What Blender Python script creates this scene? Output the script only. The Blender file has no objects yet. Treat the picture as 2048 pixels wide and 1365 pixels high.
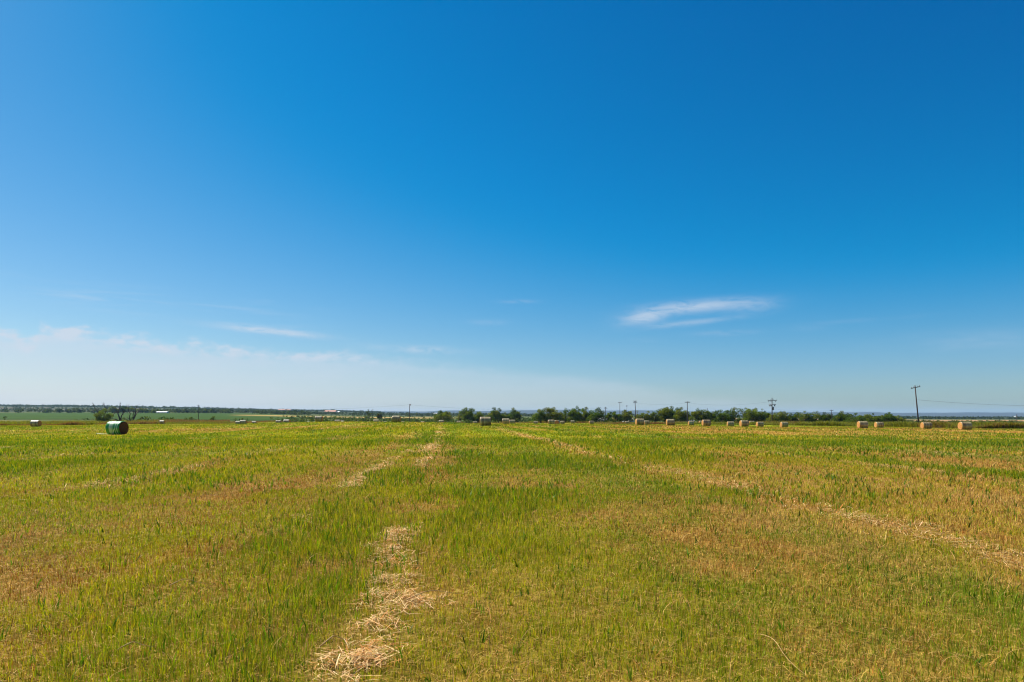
import bpy, bmesh, math, random
import numpy as np
from mathutils import Vector, Matrix

R = math.radians
random.seed(7)
rng = np.random.default_rng(11)
scene = bpy.context.scene
COL = scene.collection

# ------------------------------------------------------------------ camera frame
F = 1365.0        # focal length in photo pixels (24 mm on a 36 mm wide sensor)
CX = 1024.0
HY = 832.0        # eye level row
EYE = 1.6

cam_d = bpy.data.cameras.new('camera')
cam = bpy.data.objects.new('camera', cam_d)
COL.objects.link(cam)
cam.location = (0, 0, EYE)
cam.rotation_euler = (R(90), 0, 0)
cam_d.lens = 24.0
cam_d.sensor_width = 36.0
cam_d.shift_y = (HY - 682.5) / 2048.0
cam_d.clip_start = 0.1
cam_d.clip_end = 40000
scene.camera = cam

# ------------------------------------------------------------------ noise helpers
def _hash(ix, iy, seed):
    h = (ix.astype(np.int64) * 374761393 + iy.astype(np.int64) * 668265263 + seed * 1442695041) & 0xffffffff
    h = ((h ^ (h >> 13)) * 1274126177) & 0xffffffff
    h = (h ^ (h >> 16)) & 0xffffffff
    return h / 4294967295.0

def vnoise(x, y, seed=0):
    ix, iy = np.floor(x), np.floor(y)
    fx, fy = x - ix, y - iy
    fx = fx * fx * (3 - 2 * fx); fy = fy * fy * (3 - 2 * fy)
    a = _hash(ix, iy, seed); b = _hash(ix + 1, iy, seed)
    c = _hash(ix, iy + 1, seed); d = _hash(ix + 1, iy + 1, seed)
    return (a * (1 - fx) + b * fx) * (1 - fy) + (c * (1 - fx) + d * fx) * fy

def fbm(x, y, seed=0, octs=4):
    s = np.zeros_like(np.asarray(x, float)); a = 0.5; t = 0
    for o in range(octs):
        s += a * vnoise(x * 2 ** o + 17.3 * o, y * 2 ** o - 9.1 * o, seed + o)
        t += a; a *= 0.5
    return s / t

def sstep(a, b, x):
    t = np.clip((x - a) / (b - a), 0, 1)
    return t * t * (3 - 2 * t)

# ------------------------------------------------------------------ terrain
PXS = np.array([-1500, -600, 0, 235, 500, 640, 800, 970, 1150, 1340, 1500, 1725, 1930, 2700, 3600], float)
ROWS = [
    (3,    None),
    (20,   None),
    (45,   [885, 884, 884, 883, 881.5, 880.5, 880, 880, 880.5, 881, 881.5, 882, 883, 884, 884]),
    (74,   [874, 873, 872, 868.6, 864, 861.8, 861, 861, 862, 864, 865.5, 867.5, 869, 871, 872]),
    (105,  [864, 862, 861, 858.5, 854.5, 852, 851, 852.2, 853.5, 855.5, 857.5, 859.5, 861.5, 863, 864]),
    (140,  [858, 856.5, 854.5, 852.8, 849, 845.6, 845.2, 847.5, 849.5, 851.4, 853.6, 856, 858, 860, 861]),
    (170,  [856, 854.5, 852.8, 851.5, 848.3, 845.2, 846.2, 847.6, 849, 850.8, 852.5, 854.5, 856.5, 858.5, 859]),
    (220,  [853, 852, 850.5, 850, 849, 848.3, 848.2, 848.4, 848.6, 849.3, 850.8, 852.6, 854, 856, 857]),
    (270,  [851, 850.5, 849, 848.2, 848.8, 849.0, 849.2, 848.8, 847.6, 848, 849.2, 851, 852.5, 854, 855]),
    (330,  [848, 847, 844.5, 844.2, 847, 848.8, 849.2, 848.6, 846.3, 846.2, 847.5, 849.5, 851, 852, 853]),
    (400,  [842, 841.5, 840.8, 840.8, 843, 846.8, 847.6, 847, 845, 845.2, 846, 848, 849.3, 850, 851]),
    (520,  [838, 837.8, 837.3, 837.3, 838.8, 841.8, 843, 843, 843, 843.2, 844, 846, 847, 848, 848]),
    (900,  [830, 830, 829.8, 829.8, 831.6, 835, 837.5, 837.8, 838.2, 838.8, 839.5, 841.5, 842.5, 843, 843]),
    (1400, [826, 826, 825.6, 825.6, 827.3, 830.6, 833.2, 833.8, 835, 836, 837, 838.6, 839.6, 840, 840]),
    (2200, [820, 820, 819.5, 820.6, 823.2, 826.6, 830, 830.8, 832.5, 833.6, 834.8, 836.2, 837.3, 838, 838]),
    (3200, [814, 813.5, 813.2, 815.2, 820.0, 822.8, 827.6, 828.8, 831, 832.4, 833.2, 834.4, 835.2, 836, 836]),
    (4600, [817, 817, 817, 818.5, 821.6, 824.8, 828.2, 829.2, 831.4, 832.6, 833.6, 834.8, 835.8, 836, 836]),
    (8200, [826, 826, 826, 826.5, 828, 829, 830, 830.5, 831.5, 832.3, 833, 833.6, 834.2, 835, 835]),
    (10500,[822, 822, 822, 822, 822.5, 822.2, 824, 823.2, 822.5, 824.0, 825, 826.3, 826.8, 828, 828]),
    (11600,[825, 825, 825, 825, 823.5, 821.5, 823.2, 822.2, 821.6, 822.6, 824, 825.8, 826.4, 827.8, 828]),
    (15000,[832] * 15),
]
LD = np.log(np.array([r[0] for r in ROWS], float))
ZT = []
for d, row in ROWS:
    if row is None:
        ZT.append([0.0] * len(PXS))
    else:
        ZT.append([EYE + (HY - p) / F * d for p in row])
ZT = np.array(ZT)

def _tangents(xs, V):           # along axis 0
    m = np.zeros_like(V)
    d = (V[1:] - V[:-1]) / (xs[1:] - xs[:-1])[:, None]
    m[1:-1] = 0.5 * (d[1:] + d[:-1])
    m[0] = d[0]; m[-1] = d[-1]
    # limit overshoot (monotone where neighbours disagree)
    flip = (d[1:] * d[:-1]) <= 0
    m[1:-1][flip] *= 0.35
    return m
M_px = _tangents(PXS, ZT.T.copy()).T      # d/dpx, shape rows x cols
M_ld = _tangents(LD, ZT)
M_x = _tangents(PXS, M_ld.T.copy()).T     # cross tangents

def _herm(t):
    t2 = t * t; t3 = t2 * t
    return 2*t3-3*t2+1, t3-2*t2+t, -2*t3+3*t2, t3-t2

CORR = []     # (x, y, dz) terrain is settled under the bales measured in the photograph

def base_z(x, y):
    x = np.asarray(x, float); y = np.asarray(y, float)
    yy = np.clip(y, 3.01, 14900)
    px = np.clip(CX + F * x / np.maximum(yy, 45), PXS[0] + 1, PXS[-1] - 1)
    ld = np.log(yy)
    j = np.clip(np.searchsorted(PXS, px) - 1, 0, len(PXS) - 2)
    i = np.clip(np.searchsorted(LD, ld) - 1, 0, len(LD) - 2)
    hx = PXS[j + 1] - PXS[j]; hy = LD[i + 1] - LD[i]
    a0, a1, a2, a3 = _herm((px - PXS[j]) / hx)
    def row(Z, M, k):
        return a0 * Z[k, j] + a1 * hx * M[k, j] + a2 * Z[k, j + 1] + a3 * hx * M[k, j + 1]
    z0, z1 = row(ZT, M_px, i), row(ZT, M_px, i + 1)
    t0, t1 = row(M_ld, M_x, i), row(M_ld, M_x, i + 1)
    b0, b1, b2, b3 = _herm((ld - LD[i]) / hy)
    return b0 * z0 + b1 * hy * t0 + b2 * z1 + b3 * hy * t1

def ground_z(x, y, micro=True):
    x = np.asarray(x, float); y = np.asarray(y, float)
    z = base_z(x, y)
    if CORR:
        num = np.zeros_like(z); den = np.full_like(z, 0.12)
        for cx, cy, dz in CORR:
            w = np.exp(-((x - cx) ** 2 / (2 * 9.0 ** 2) + (y - cy) ** 2 / (2 * 16.0 ** 2)))
            num += w * dz; den += w
        z = z + num / den
    if micro:
        near = 1 - sstep(60, 160, y)
        z = z + near * (0.10 * (fbm(x / 3.1, y / 3.1, 5, 3) - 0.5) + 0.03 * (fbm(x / .35, y / .35, 9, 2) - 0.5))
        far = sstep(1500, 4000, y)
        z = z + far * (fbm(x / 500, y / 500, 31, 4) - 0.5) * 14 * (1 + sstep(6000, 9000, y) * 1.5)
    return z

def gz(x, y):
    return float(ground_z(np.array([x]), np.array([y]))[0])

def at(px, d):
    """world x for photo column px at depth d"""
    return (px - CX) / F * d

EDGE_PX = np.array([-1500, 0, 150, 330, 430, 560, 1000, 1150, 1300, 1500, 1725, 1930, 2100, 3600], float)
EDGE_Y = np.array([185, 190, 205, 262, 275, 400, 420, 330, 262, 225, 195, 150, 143, 140], float)
def field_edge(x, y):
    px = CX + F * np.asarray(x) / np.maximum(y, 10)
    return np.interp(px, EDGE_PX, EDGE_Y)

# ------------------------------------------------------------------ the look of the hay field
WIND = np.array([-52, -44.6, -37.3, -30.0, -22.6, -15.2, -7.9, -0.72, 6.40, 14.1, 21.4, 28.8, 36, 43.4, 51, 58, 65.5, 73, 80.5])
def row_u(x, y):
    return x + 0.097 * y + 0.35 * (vnoise(y / 9.0, y * 0 + 2.2, 77) - 0.5)

def straw_amount(x, y):
    """left-over straw along the windrows"""
    u = row_u(x, y)
    s = np.zeros_like(u)
    for k, c in enumerate(WIND):
        wob = 0.5 * (vnoise(y / 6.0, y * 0 + k * 3.7, 40) - 0.5)
        wd = 0.20 + 0.18 * vnoise(y / 4.0, y * 0 + k * 1.3, 41) + np.clip(y - 12, 0, 90) * 0.004
        gap = sstep(0.42, 0.66, fbm(x / 1.3 + k * 9, y / 3.5, 42, 3))
        if c == -0.72:
            wt = 0.9 * sstep(19, 24, y) + 0.10
            gap = np.clip(gap + .5 * np.exp(-((y - 33) / 9) ** 2), 0, 1)
        elif c == 6.40:
            wt = 0.33 + 0.30 * sstep(14, 26, y); wd = wd * (3.0 - 1.4 * sstep(14, 34, y))
            gap = np.clip(gap + .40 + .4 * np.exp(-((y - 38) / 7) ** 2), 0, 1)
        elif c == -7.9:
            wt = 0.50; wd = wd * 1.9; gap = np.clip(gap + .35, 0, 1)
        else:
            wt = 0.45; wd = wd * 1.4
        s = np.maximum(s, wt * np.exp(-((u - c - wob) / wd) ** 2) * gap)
    # a second, curving trail that joins the middle windrow
    c2 = -2.25 + 0.033 * np.clip(y - 12, 0, 25)
    s = np.maximum(s, 0.9 * np.exp(-((u - c2) / 0.28) ** 2) * sstep(9, 11.5, y) * (1 - sstep(34, 42, y))
                   * sstep(0.30, 0.56, fbm(x / 1.0, y / 2.0, 48, 2)))
    xc = np.interp(y, [3, 4.2, 5.7, 7.5, 9, 10.5], [-.95, -.98, -.97, -1.32, -1.5, -1.6])
    s = np.maximum(s, .55 * np.exp(-((x - xc) / .24) ** 2) * (1 - sstep(9.3, 10.8, y)) * sstep(.38, .6, fbm(x / .3, y / .5, 59, 3)))
    # three heaps near the camera, ragged at their edges
    rag = (fbm(x / .16, y / .20, 57, 3) - .5) * 1.5
    for hx, hy, rx, ry, a in ((-1.50, 9.0, .24, .75, .95), (-1.40, 7.6, .16, .4, .6), (-0.96, 5.75, .30, .30, 1.1), (-1.06, 5.15, .18, .22, .9), (-1.0, 4.36, .20, .15, 1.1), (-.95, 4.05, .18, .10, .8), (-1.2, 6.6, .22, .5, .45), (-.95, 4.8, .2, .4, .45)):
        q = ((x - hx) / rx) ** 2 + ((y - hy) / ry) ** 2
        s = np.maximum(s, a * .72 * np.exp(-q * .75) + rag * np.exp(-q * .5) * .85 * (q < 5))
    lone = sstep(0.78, 0.88, fbm(x / .9, y / 1.2, 55, 3)) * 0.3 * sstep(10, 16, y)
    return np.clip(np.maximum(s, lone), 0, 1)

def green_amount(x, y):
    u = row_u(x, y)
    ph = ((u + 0.72) % 7.35) / 7.35
    prof = 0.5 * np.exp(-((ph - 0.22) / 0.13) ** 2) + 0.42 * np.exp(-((ph - 0.80) / 0.12) ** 2) - 0.22 * np.exp(-((ph - 0.48) / 0.13) ** 2)
    st = 1 + sstep(15, 60, y) * 2.0
    n = fbm(x / 2.2 / st, y / 5.0 / st, 60, 4)
    n2 = fbm(x / 0.7, y / 0.9, 66, 3)
    lane = fbm(u / 1.5 + 31, y / 50, 68, 2)
    g = 0.66 + prof * 0.45 + (n - 0.5) * 1.35 + (n2 - 0.5) * 1.4 + (lane - 0.5) * (.5 + 1.5 * sstep(7, 20, y))
    px = CX + F * x / np.maximum(y, 3)
    g -= 0.34 * sstep(1180, 1650, px) * (1 - sstep(22, 40, y))
    g += 0.20 * (1 - sstep(500, 900, px)) * sstep(12, 22, y)
    g += 0.35 * np.exp(-((y - 41) / 4.5) ** 2) + 0.2 * np.exp(-((y - 31) / 3) ** 2) * (px < 1000)
    # dry belt before the bales on the right, faint one on the left
    belt = sstep(58, 72, y) * (1 - sstep(130, 165, y))
    g -= 0.60 * belt * sstep(1000, 1350, px)
    g -= 0.55 * np.exp(-((y - 92) / 12) ** 2) * (1 - sstep(600, 900, px))
    g += 0.25 * sstep(52, 62, y) * (1 - sstep(70, 85, y)) * (1 - sstep(1000, 1300, px))
    g += 0.5 * sstep(150, 175, y) * sstep(1150, 1400, px)
    return np.clip(g, 0, 1)

C_GREEN = np.array([0.108, 0.210, 0.004])
C_LIME = np.array([0.35, 0.345, 0.006])
C_DARK = np.array([0.026, 0.090, 0.010])
C_TAN = np.array([0.50, 0.33, 0.060])
C_RUST = np.array([0.35, 0.135, 0.022])
C_STRAW = np.array([0.56, 0.34, 0.115])
C_SOIL = np.array([0.12, 0.058, 0.013])

def mix(a, b, t):
    t = np.asarray(t)[..., None]
    return a * (1 - t) + b * t

def field_color(x, y):
    g = green_amount(x, y)[..., None]
    far = sstep(18, 60, y)
    n = fbm(row_u(x, y) / 1.8, y / 30, 90, 3)
    dry = mix(C_TAN[None] * 0.80, C_RUST[None], np.clip(0.15 + (n - .5) * 1.4, 0, 1))
    grn = mix(C_LIME[None] * 0.78, C_GREEN[None], np.clip(0.40 + (fbm(row_u(x, y) / 2.0, y / 26, 93, 3) - .5) * 1.9, 0, 1))
    c = dry * (1 - g) + grn * g
    c = mix(C_SOIL[None] * np.ones_like(c), c, 0.35 + 0.65 * far)
    s = straw_amount(x, y)
    c = mix(c, C_STRAW[None] * 0.8 * np.ones_like(c), np.clip(s * 0.8, 0, 1) * (0.5 + 0.5 * far))
    return c

def land_color(x, y):
    """base colour of all ground, by what grows there"""
    x = np.asarray(x, float); y = np.asarray(y, float)
    px = CX + F * x / np.maximum(y, 10)
    c = field_color(x, y)
    e = field_edge(x, y) + (fbm(x / 9, y / 9, 101, 3) - .5) * 16
    n = fbm(x / 14, y / 22, 103, 4); n2 = fbm(x / 60, y / 120, 105, 4)
    one = np.ones_like(c)
    # rough verge
    verge = mix(np.array([.20, .12, .038]) * one, np.array([.15, .16, .02]) * one, sstep(.38, .62, n))
    verge = mix(verge, np.array([.17, .17, .02]) * one, sstep(1000, 1300, px) * .6)
    verge = mix(verge, np.array([.20, .20, .015]) * one, (1 - sstep(200, 330, px)) * (1 - sstep(90, 125, y - e)) * .9)
    c = mix(c, verge, sstep(-3, 3, y - e))
    # valley scrubland
    scrub = mix(np.array([.070, .095, .022]) * one, np.array([.16, .13, .045]) * one, sstep(.5, .72, n2) * .6)
    c = mix(c, scrub, sstep(300, 370, y) * sstep(0, 60, y - e))
    # green crop on the left
    crop = mix(np.array([.026, .058, .003]) * one, np.array([.038, .076, .005]) * one, fbm(x / 80, y / 30, 107, 3))
    crop = mix(crop, crop * .72, sstep(560, 430, y) if False else (1 - sstep(430, 560, y)))
    cm = sstep(395, 440, y) * (1 - sstep(1330, 1420, y)) * (1 - sstep(560, 700, px + (n2 - .5) * 260))
    c = mix(c, crop, cm)
    # bare and stubble strips in the valley
    gold = np.exp(-((y - 985 - (px - 640) * .25) / 95) ** 2) * sstep(450, 500, px) * (1 - sstep(880, 960, px))
    c = mix(c, np.array([.42, .27, .09]) * one, np.clip(gold * 1.2, 0, 1) * sstep(.3, .5, fbm(x / 90, y / 200, 109, 3)))
    red = sstep(700, 780, y) * (1 - sstep(1150, 1300, y)) * sstep(1030, 1200, px)
    c = mix(c, np.array([.36, .20, .10]) * one, red * .9)
    wood = mix(np.array([.045, .062, .022]) * one, np.array([.10, .085, .05]) * one, sstep(.5, .7, fbm(x / 160, y / 420, 111, 4)))
    c = mix(c, wood, sstep(1350, 1600, y))
    c = mix(c, np.array([.05, .055, .04]) * one, sstep(6500, 8200, y))
    return c

# ------------------------------------------------------------------ material helpers
def mat(name):
    m = bpy.data.materials.new(name); m.use_nodes = True
    nt = m.node_tree; nt.nodes.clear()
    out = nt.nodes.new('ShaderNodeOutputMaterial')
    return m, nt, out

def N(nt, kind, **kw):
    n = nt.nodes.new(kind)
    for k, v in kw.items():
        if k.startswith('in_'):
            key = k[3:]
            n.inputs[int(key) if key.isdigit() else key].default_value = v
        else:
            setattr(n, k, v)
    return n

def principled(nt, rough=.8, spec=.2, **kw):
    p = nt.nodes.new('ShaderNodeBsdfPrincipled')
    p.inputs['Roughness'].default_value = rough
    p.inputs['Specular IOR Level'].default_value = spec
    return p

def plant_material(name, trans=.45, tint=(1.25, 1.15, .5), rough=.45, spec=.35):
    """leaf: colour from the plant's own colour attribute, light passes through"""
    m, nt, out = mat(name)
    a = N(nt, 'ShaderNodeAttribute', attribute_name='tone')
    p = principled(nt, rough, spec)
    nt.links.new(a.outputs['Color'], p.inputs['Base Color'])
    mul = N(nt, 'ShaderNodeMix', data_type='RGBA', blend_type='MULTIPLY')
    mul.inputs[0].default_value = 1.0
    mul.inputs[7].default_value = (*tint, 1)
    nt.links.new(a.outputs['Color'], mul.inputs[6])
    t = N(nt, 'ShaderNodeBsdfTranslucent')
    nt.links.new(mul.outputs[2], t.inputs['Color'])
    mx = N(nt, 'ShaderNodeMixShader'); mx.inputs[0].default_value = trans
    nt.links.new(p.outputs[0], mx.inputs[1]); nt.links.new(t.outputs[0], mx.inputs[2])
    nt.links.new(mx.outputs[0], out.inputs[0])
    return m

def simple_material(name, c1, c2, scale=4.0, stretch=(1, 1, 1), rough=.8, spec=.2, metal=0.0, detail=4.0, bump=0.0):
    m, nt, out = mat(name)
    tc = N(nt, 'ShaderNodeTexCoord')
    mp = N(nt, 'ShaderNodeMapping'); mp.inputs['Scale'].default_value = stretch
    nt.links.new(tc.outputs['Object'], mp.inputs[0])
    oi = N(nt, 'ShaderNodeObjectInfo')
    nz = N(nt, 'ShaderNodeTexNoise', noise_dimensions='4D'); nz.inputs['Scale'].default_value = scale; nz.inputs['Detail'].default_value = detail
    ml = N(nt, 'ShaderNodeMath', operation='MULTIPLY'); ml.inputs[1].default_value = 40
    nt.links.new(oi.outputs['Random'], ml.inputs[0]); nt.links.new(ml.outputs[0], nz.inputs['W'])
    nt.links.new(mp.outputs[0], nz.inputs['Vector'])
    cr = N(nt, 'ShaderNodeValToRGB')
    cr.color_ramp.elements[0].position = .3; cr.color_ramp.elements[1].position = .7
    cr.color_ramp.elements[0].color = (*c1, 1); cr.color_ramp.elements[1].color = (*c2, 1)
    nt.links.new(nz.outputs['Fac'], cr.inputs[0])
    p = principled(nt, rough, spec); p.inputs['Metallic'].default_value = metal
    nt.links.new(cr.outputs[0], p.inputs['Base Color'])
    if bump:
        b = N(nt, 'ShaderNodeBump'); b.inputs['Strength'].default_value = bump; b.inputs['Distance'].default_value = .05
        nt.links.new(nz.outputs['Fac'], b.inputs['Height']); nt.links.new(b.outputs[0], p.inputs['Normal'])
    nt.links.new(p.outputs[0], out.inputs[0])
    return m

# ------------------------------------------------------------------ object helpers
def tag(o, label=None, cat=None, group=None, kind=None):
    if label: o['label'] = label
    if cat: o['category'] = cat
    if group: o['group'] = group
    if kind: o['kind'] = kind
    return o

def empty(name, loc, rz=0.0):
    o = bpy.data.objects.new(name, None); COL.objects.link(o)
    o.location = loc; o.rotation_euler = (0, 0, rz); o.empty_display_size = .2
    return o

def mesh_obj(name, me, material, parent=None):
    o = bpy.data.objects.new(name, me); COL.objects.link(o)
    if material is not None:
        me.materials.append(material)
    if parent is not None:
        o.parent = parent
    return o

def bm_obj(name, bm, material, parent=None, smooth=False):
    me = bpy.data.meshes.new(name)
    bm.normal_update(); bm.to_mesh(me); bm.free()
    if smooth:
        me.polygons.foreach_set('use_smooth', [True] * len(me.polygons))
    return mesh_obj(name, me, material, parent)

def np_mesh(name, verts, loops, starts, totals, tone=None, smooth=False):
    me = bpy.data.meshes.new(name)
    me.vertices.add(len(verts)); me.vertices.foreach_set('co', np.ascontiguousarray(verts, np.float32).ravel())
    me.loops.add(len(loops)); me.loops.foreach_set('vertex_index', loops.astype(np.int32))
    me.polygons.add(len(starts)); me.polygons.foreach_set('loop_start', starts.astype(np.int32))
    try:
        me.polygons.foreach_set('loop_total', totals.astype(np.int32))
    except Exception:
        pass
    if smooth:
        me.polygons.foreach_set('use_smooth', np.ones(len(starts), bool))
    me.update(calc_edges=True)
    if tone is not None:
        at_ = me.attributes.new('tone', 'FLOAT_COLOR', 'POINT')
        rgba = np.ones((len(verts), 4), np.float32); rgba[:, :3] = tone
        at_.data.foreach_set('color', rgba.ravel())
    return me

def tube(bm, pts, rads, seg=6, cap=True):
    """swept tube through pts"""
    rings = []
    n = len(pts)
    pts = [Vector(p) for p in pts]
    for i, p in enumerate(pts):
        d = (pts[min(i + 1, n - 1)] - pts[max(i - 1, 0)]).normalized()
        ref = Vector((0, 0, 1)) if abs(d.z) < .9 else Vector((1, 0, 0))
        a = d.cross(ref).normalized(); b = d.cross(a)
        r = rads[i] if hasattr(rads, '__len__') else rads
        rings.append([bm.verts.new(p + (a * math.cos(t) + b * math.sin(t)) * r) for t in [2 * math.pi * k / seg for k in range(seg)]])
    for i in range(n - 1):
        for k in range(seg):
            bm.faces.new((rings[i][k], rings[i][(k + 1) % seg], rings[i + 1][(k + 1) % seg], rings[i + 1][k]))
    if cap:
        bm.faces.new(rings[0][::-1]); bm.faces.new(rings[-1])

def box(bm, c, s, rot=None):
    vs = []
    for dx in (-.5, .5):
        for dy in (-.5, .5):
            for dz in (-.5, .5):
                v = Vector((dx * s[0], dy * s[1], dz * s[2]))
                if rot is not None: v = rot @ v
                vs.append(bm.verts.new(v + Vector(c)))
    for f in ((0, 1, 3, 2), (4, 6, 7, 5), (0, 4, 5, 1), (2, 3, 7, 6), (0, 2, 6, 4), (1, 5, 7, 3)):
        bm.faces.new([vs[i] for i in f])

def prism(bm, prof, y0, y1):
    a = [bm.verts.new((x, y0, z)) for x, z in prof]; b = [bm.verts.new((x, y1, z)) for x, z in prof]
    n = len(prof)
    for i in range(n):
        bm.faces.new((a[i], a[(i + 1) % n], b[(i + 1) % n], b[i]))
    bm.faces.new(a[::-1]); bm.faces.new(b)

# ------------------------------------------------------------------ bales: measured from the photograph
# (left px, right px, top row, label)
BALE_D, BALE_L = 1.36, 1.55
BALES = [
    (61, 83, 840.7, 'pale round bale farthest left, lying against the yellow-green weeds'),
    (319, 330.3, 841, 'small round bale alone in the gap right of the dead trees'),
    (471, 482, 843, 'round bale half hidden behind a taller bale, right of the lone left utility pole'),
    (480, 494, 840, 'taller round bale overlapping a lower one, right of the lone left utility pole'),
    (504, 514, 842, 'small squat bale standing alone before orange-brown weeds at the field edge'),
    (551.5, 563.5, 840.7, 'left one of two equal round bales beside the dark green shrub patch'),
    (567, 581, 840, 'right one of two equal round bales beside the dark green shrub patch'),
    (613.6, 620.2, 842.3, 'tiny pale bale top showing just left of the dark brown-sided bale'),
    (630, 646.3, 832.3, 'dark brown-sided round bale with pale top standing on the crest, left of the middle'),
    (669.5, 681.5, 840, 'round bale with a brown right end, right of the dark brown-sided bale'),
    (692, 700, 843.6, 'thin sliver of a pale bale top alone in the widest gap of the crest'),
    (735, 742.2, 843, 'low pale bale top directly below the far dark leaning tree'),
    (747, 758.5, 838.7, 'mid-sized pale bale left of the bulky bale, between two low bale tops'),
    (767, 774.3, 843, 'low pale bale top touching the left side of the bulky crest bale'),
    (784, 801.5, 831.5, 'bulky round bale with shaded side on the crest, left of the tall middle pole'),
    (803, 810.2, 843, 'low pale bale top between the bulky crest bale and the middle pole'),
    (842, 849.2, 843, 'low pale bale top standing alone right of the middle pole'),
    (878, 888, 840.5, 'pale bale in front of the first leafy tree right of the middle pole'),
    (914, 922.5, 842, 'small pale bale below the half-bare tree left of the big central bale'),
    (947, 954.3, 843, 'tiny bale top close to the left side of the big central bale'),
    (960, 982, 834, 'big central round bale, largest on the crest, streaky brown side and pale top'),
    (1005, 1018.5, 837, 'larger of the two bales side by side right of the big central bale'),
    (1019, 1030.2, 840, 'smaller of the two bales side by side right of the big central bale'),
    (1067.5, 1075.3, 843, 'lone small bale in the gap left of the long tree row'),
    (1096, 1108, 839.5, 'largest bale of the cluster below the left end of the long tree row'),
    (1121, 1129.2, 842, 'small bale right of the end-on bale below the long tree row'),
    (1141.5, 1149, 841, 'narrow bale with dark side midway along the left tree row'),
    (1178, 1187.3, 842, 'lone small bale below the right end of the left tree row'),
    (1250, 1258, 843, 'front bale of a small overlapping pair left of the leaning two-arm pole'),
    (1256, 1263, 841.5, 'rear bale of a small overlapping pair left of the leaning two-arm pole'),
    (1271, 1288, 837, 'large pale-topped bale at the foot of the leaning two-arm pole'),
    (1287.5, 1299, 841, 'lower bale tucked behind the right side of the bale at the leaning pole'),
    (1332, 1349.3, 838.5, 'large orange-ended bale left of the single-arm pole'),
    (1376, 1387.6, 843, 'small bale just right of the single-arm pole'),
    (1397.5, 1407, 842, 'bale mostly hidden, its orange end peeking out left of a large bale'),
    (1403.5, 1421, 839.5, 'large bale with orange left end covering most of its left neighbour'),
    (1453.5, 1468, 843, 'bale alone before a rounded brown weed mound, orange left end'),
    (1479, 1497.3, 841, 'tallest of three bales in a line, left of the transformer pole'),
    (1498, 1508.6, 842, 'narrow middle bale of three in a line, left of the transformer pole'),
    (1512, 1527, 844, 'rightmost and lowest of three bales in a line, left of the transformer pole'),
    (1560, 1576, 844.5, 'lone bale just right of the transformer pole, bright orange end'),
    (1714, 1736, 842, 'left of two big bales below the right end of the tree row, orange end'),
    (1748.6, 1767.2, 843.7, 'right of two big bales below the right end of the tree row'),
    (1841, 1863.5, 845, 'low bale right of the leaning tall pole, tan end and dark side'),
    (1916, 1943.5, 843, 'largest bale on the far right with a broad sunlit orange end'),
]
bale_at = []
for l, r, top, lab in BALES:
    t = abs(((l + r) / 2 - CX) / F)
    d = F * (BALE_L + 1.0 * t) / (r - l)          # depth of the near side
    yb = d + BALE_D * .5
    x = ((l + r) / 2 - CX) / F * yb
    want = EYE + (HY - top) / F * yb - BALE_D      # ground height that puts its top there
    bale_at.append([x, yb, want, lab])
GREEN = ((214.6 + 250) / 2, 72.0, 842.6)
gx, gy = at(234.5, 73.0), 73.0
gwant = EYE + (HY - 842.6) / F * gy - 1.5
for x, y, w, lab in bale_at:
    CORR.append((x, y, float(np.clip(w - base_z(np.array([x]), np.array([y]))[0], -.6, .6))))
CORR.append((gx, gy, gwant - base_z(np.array([gx]), np.array([gy]))[0]))
res = [float(w - ground_z(np.array([x]), np.array([y]), False)[0]) * F / y for x, y, w, l in bale_at]
print('bale residual px', np.round(res, 1))

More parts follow.
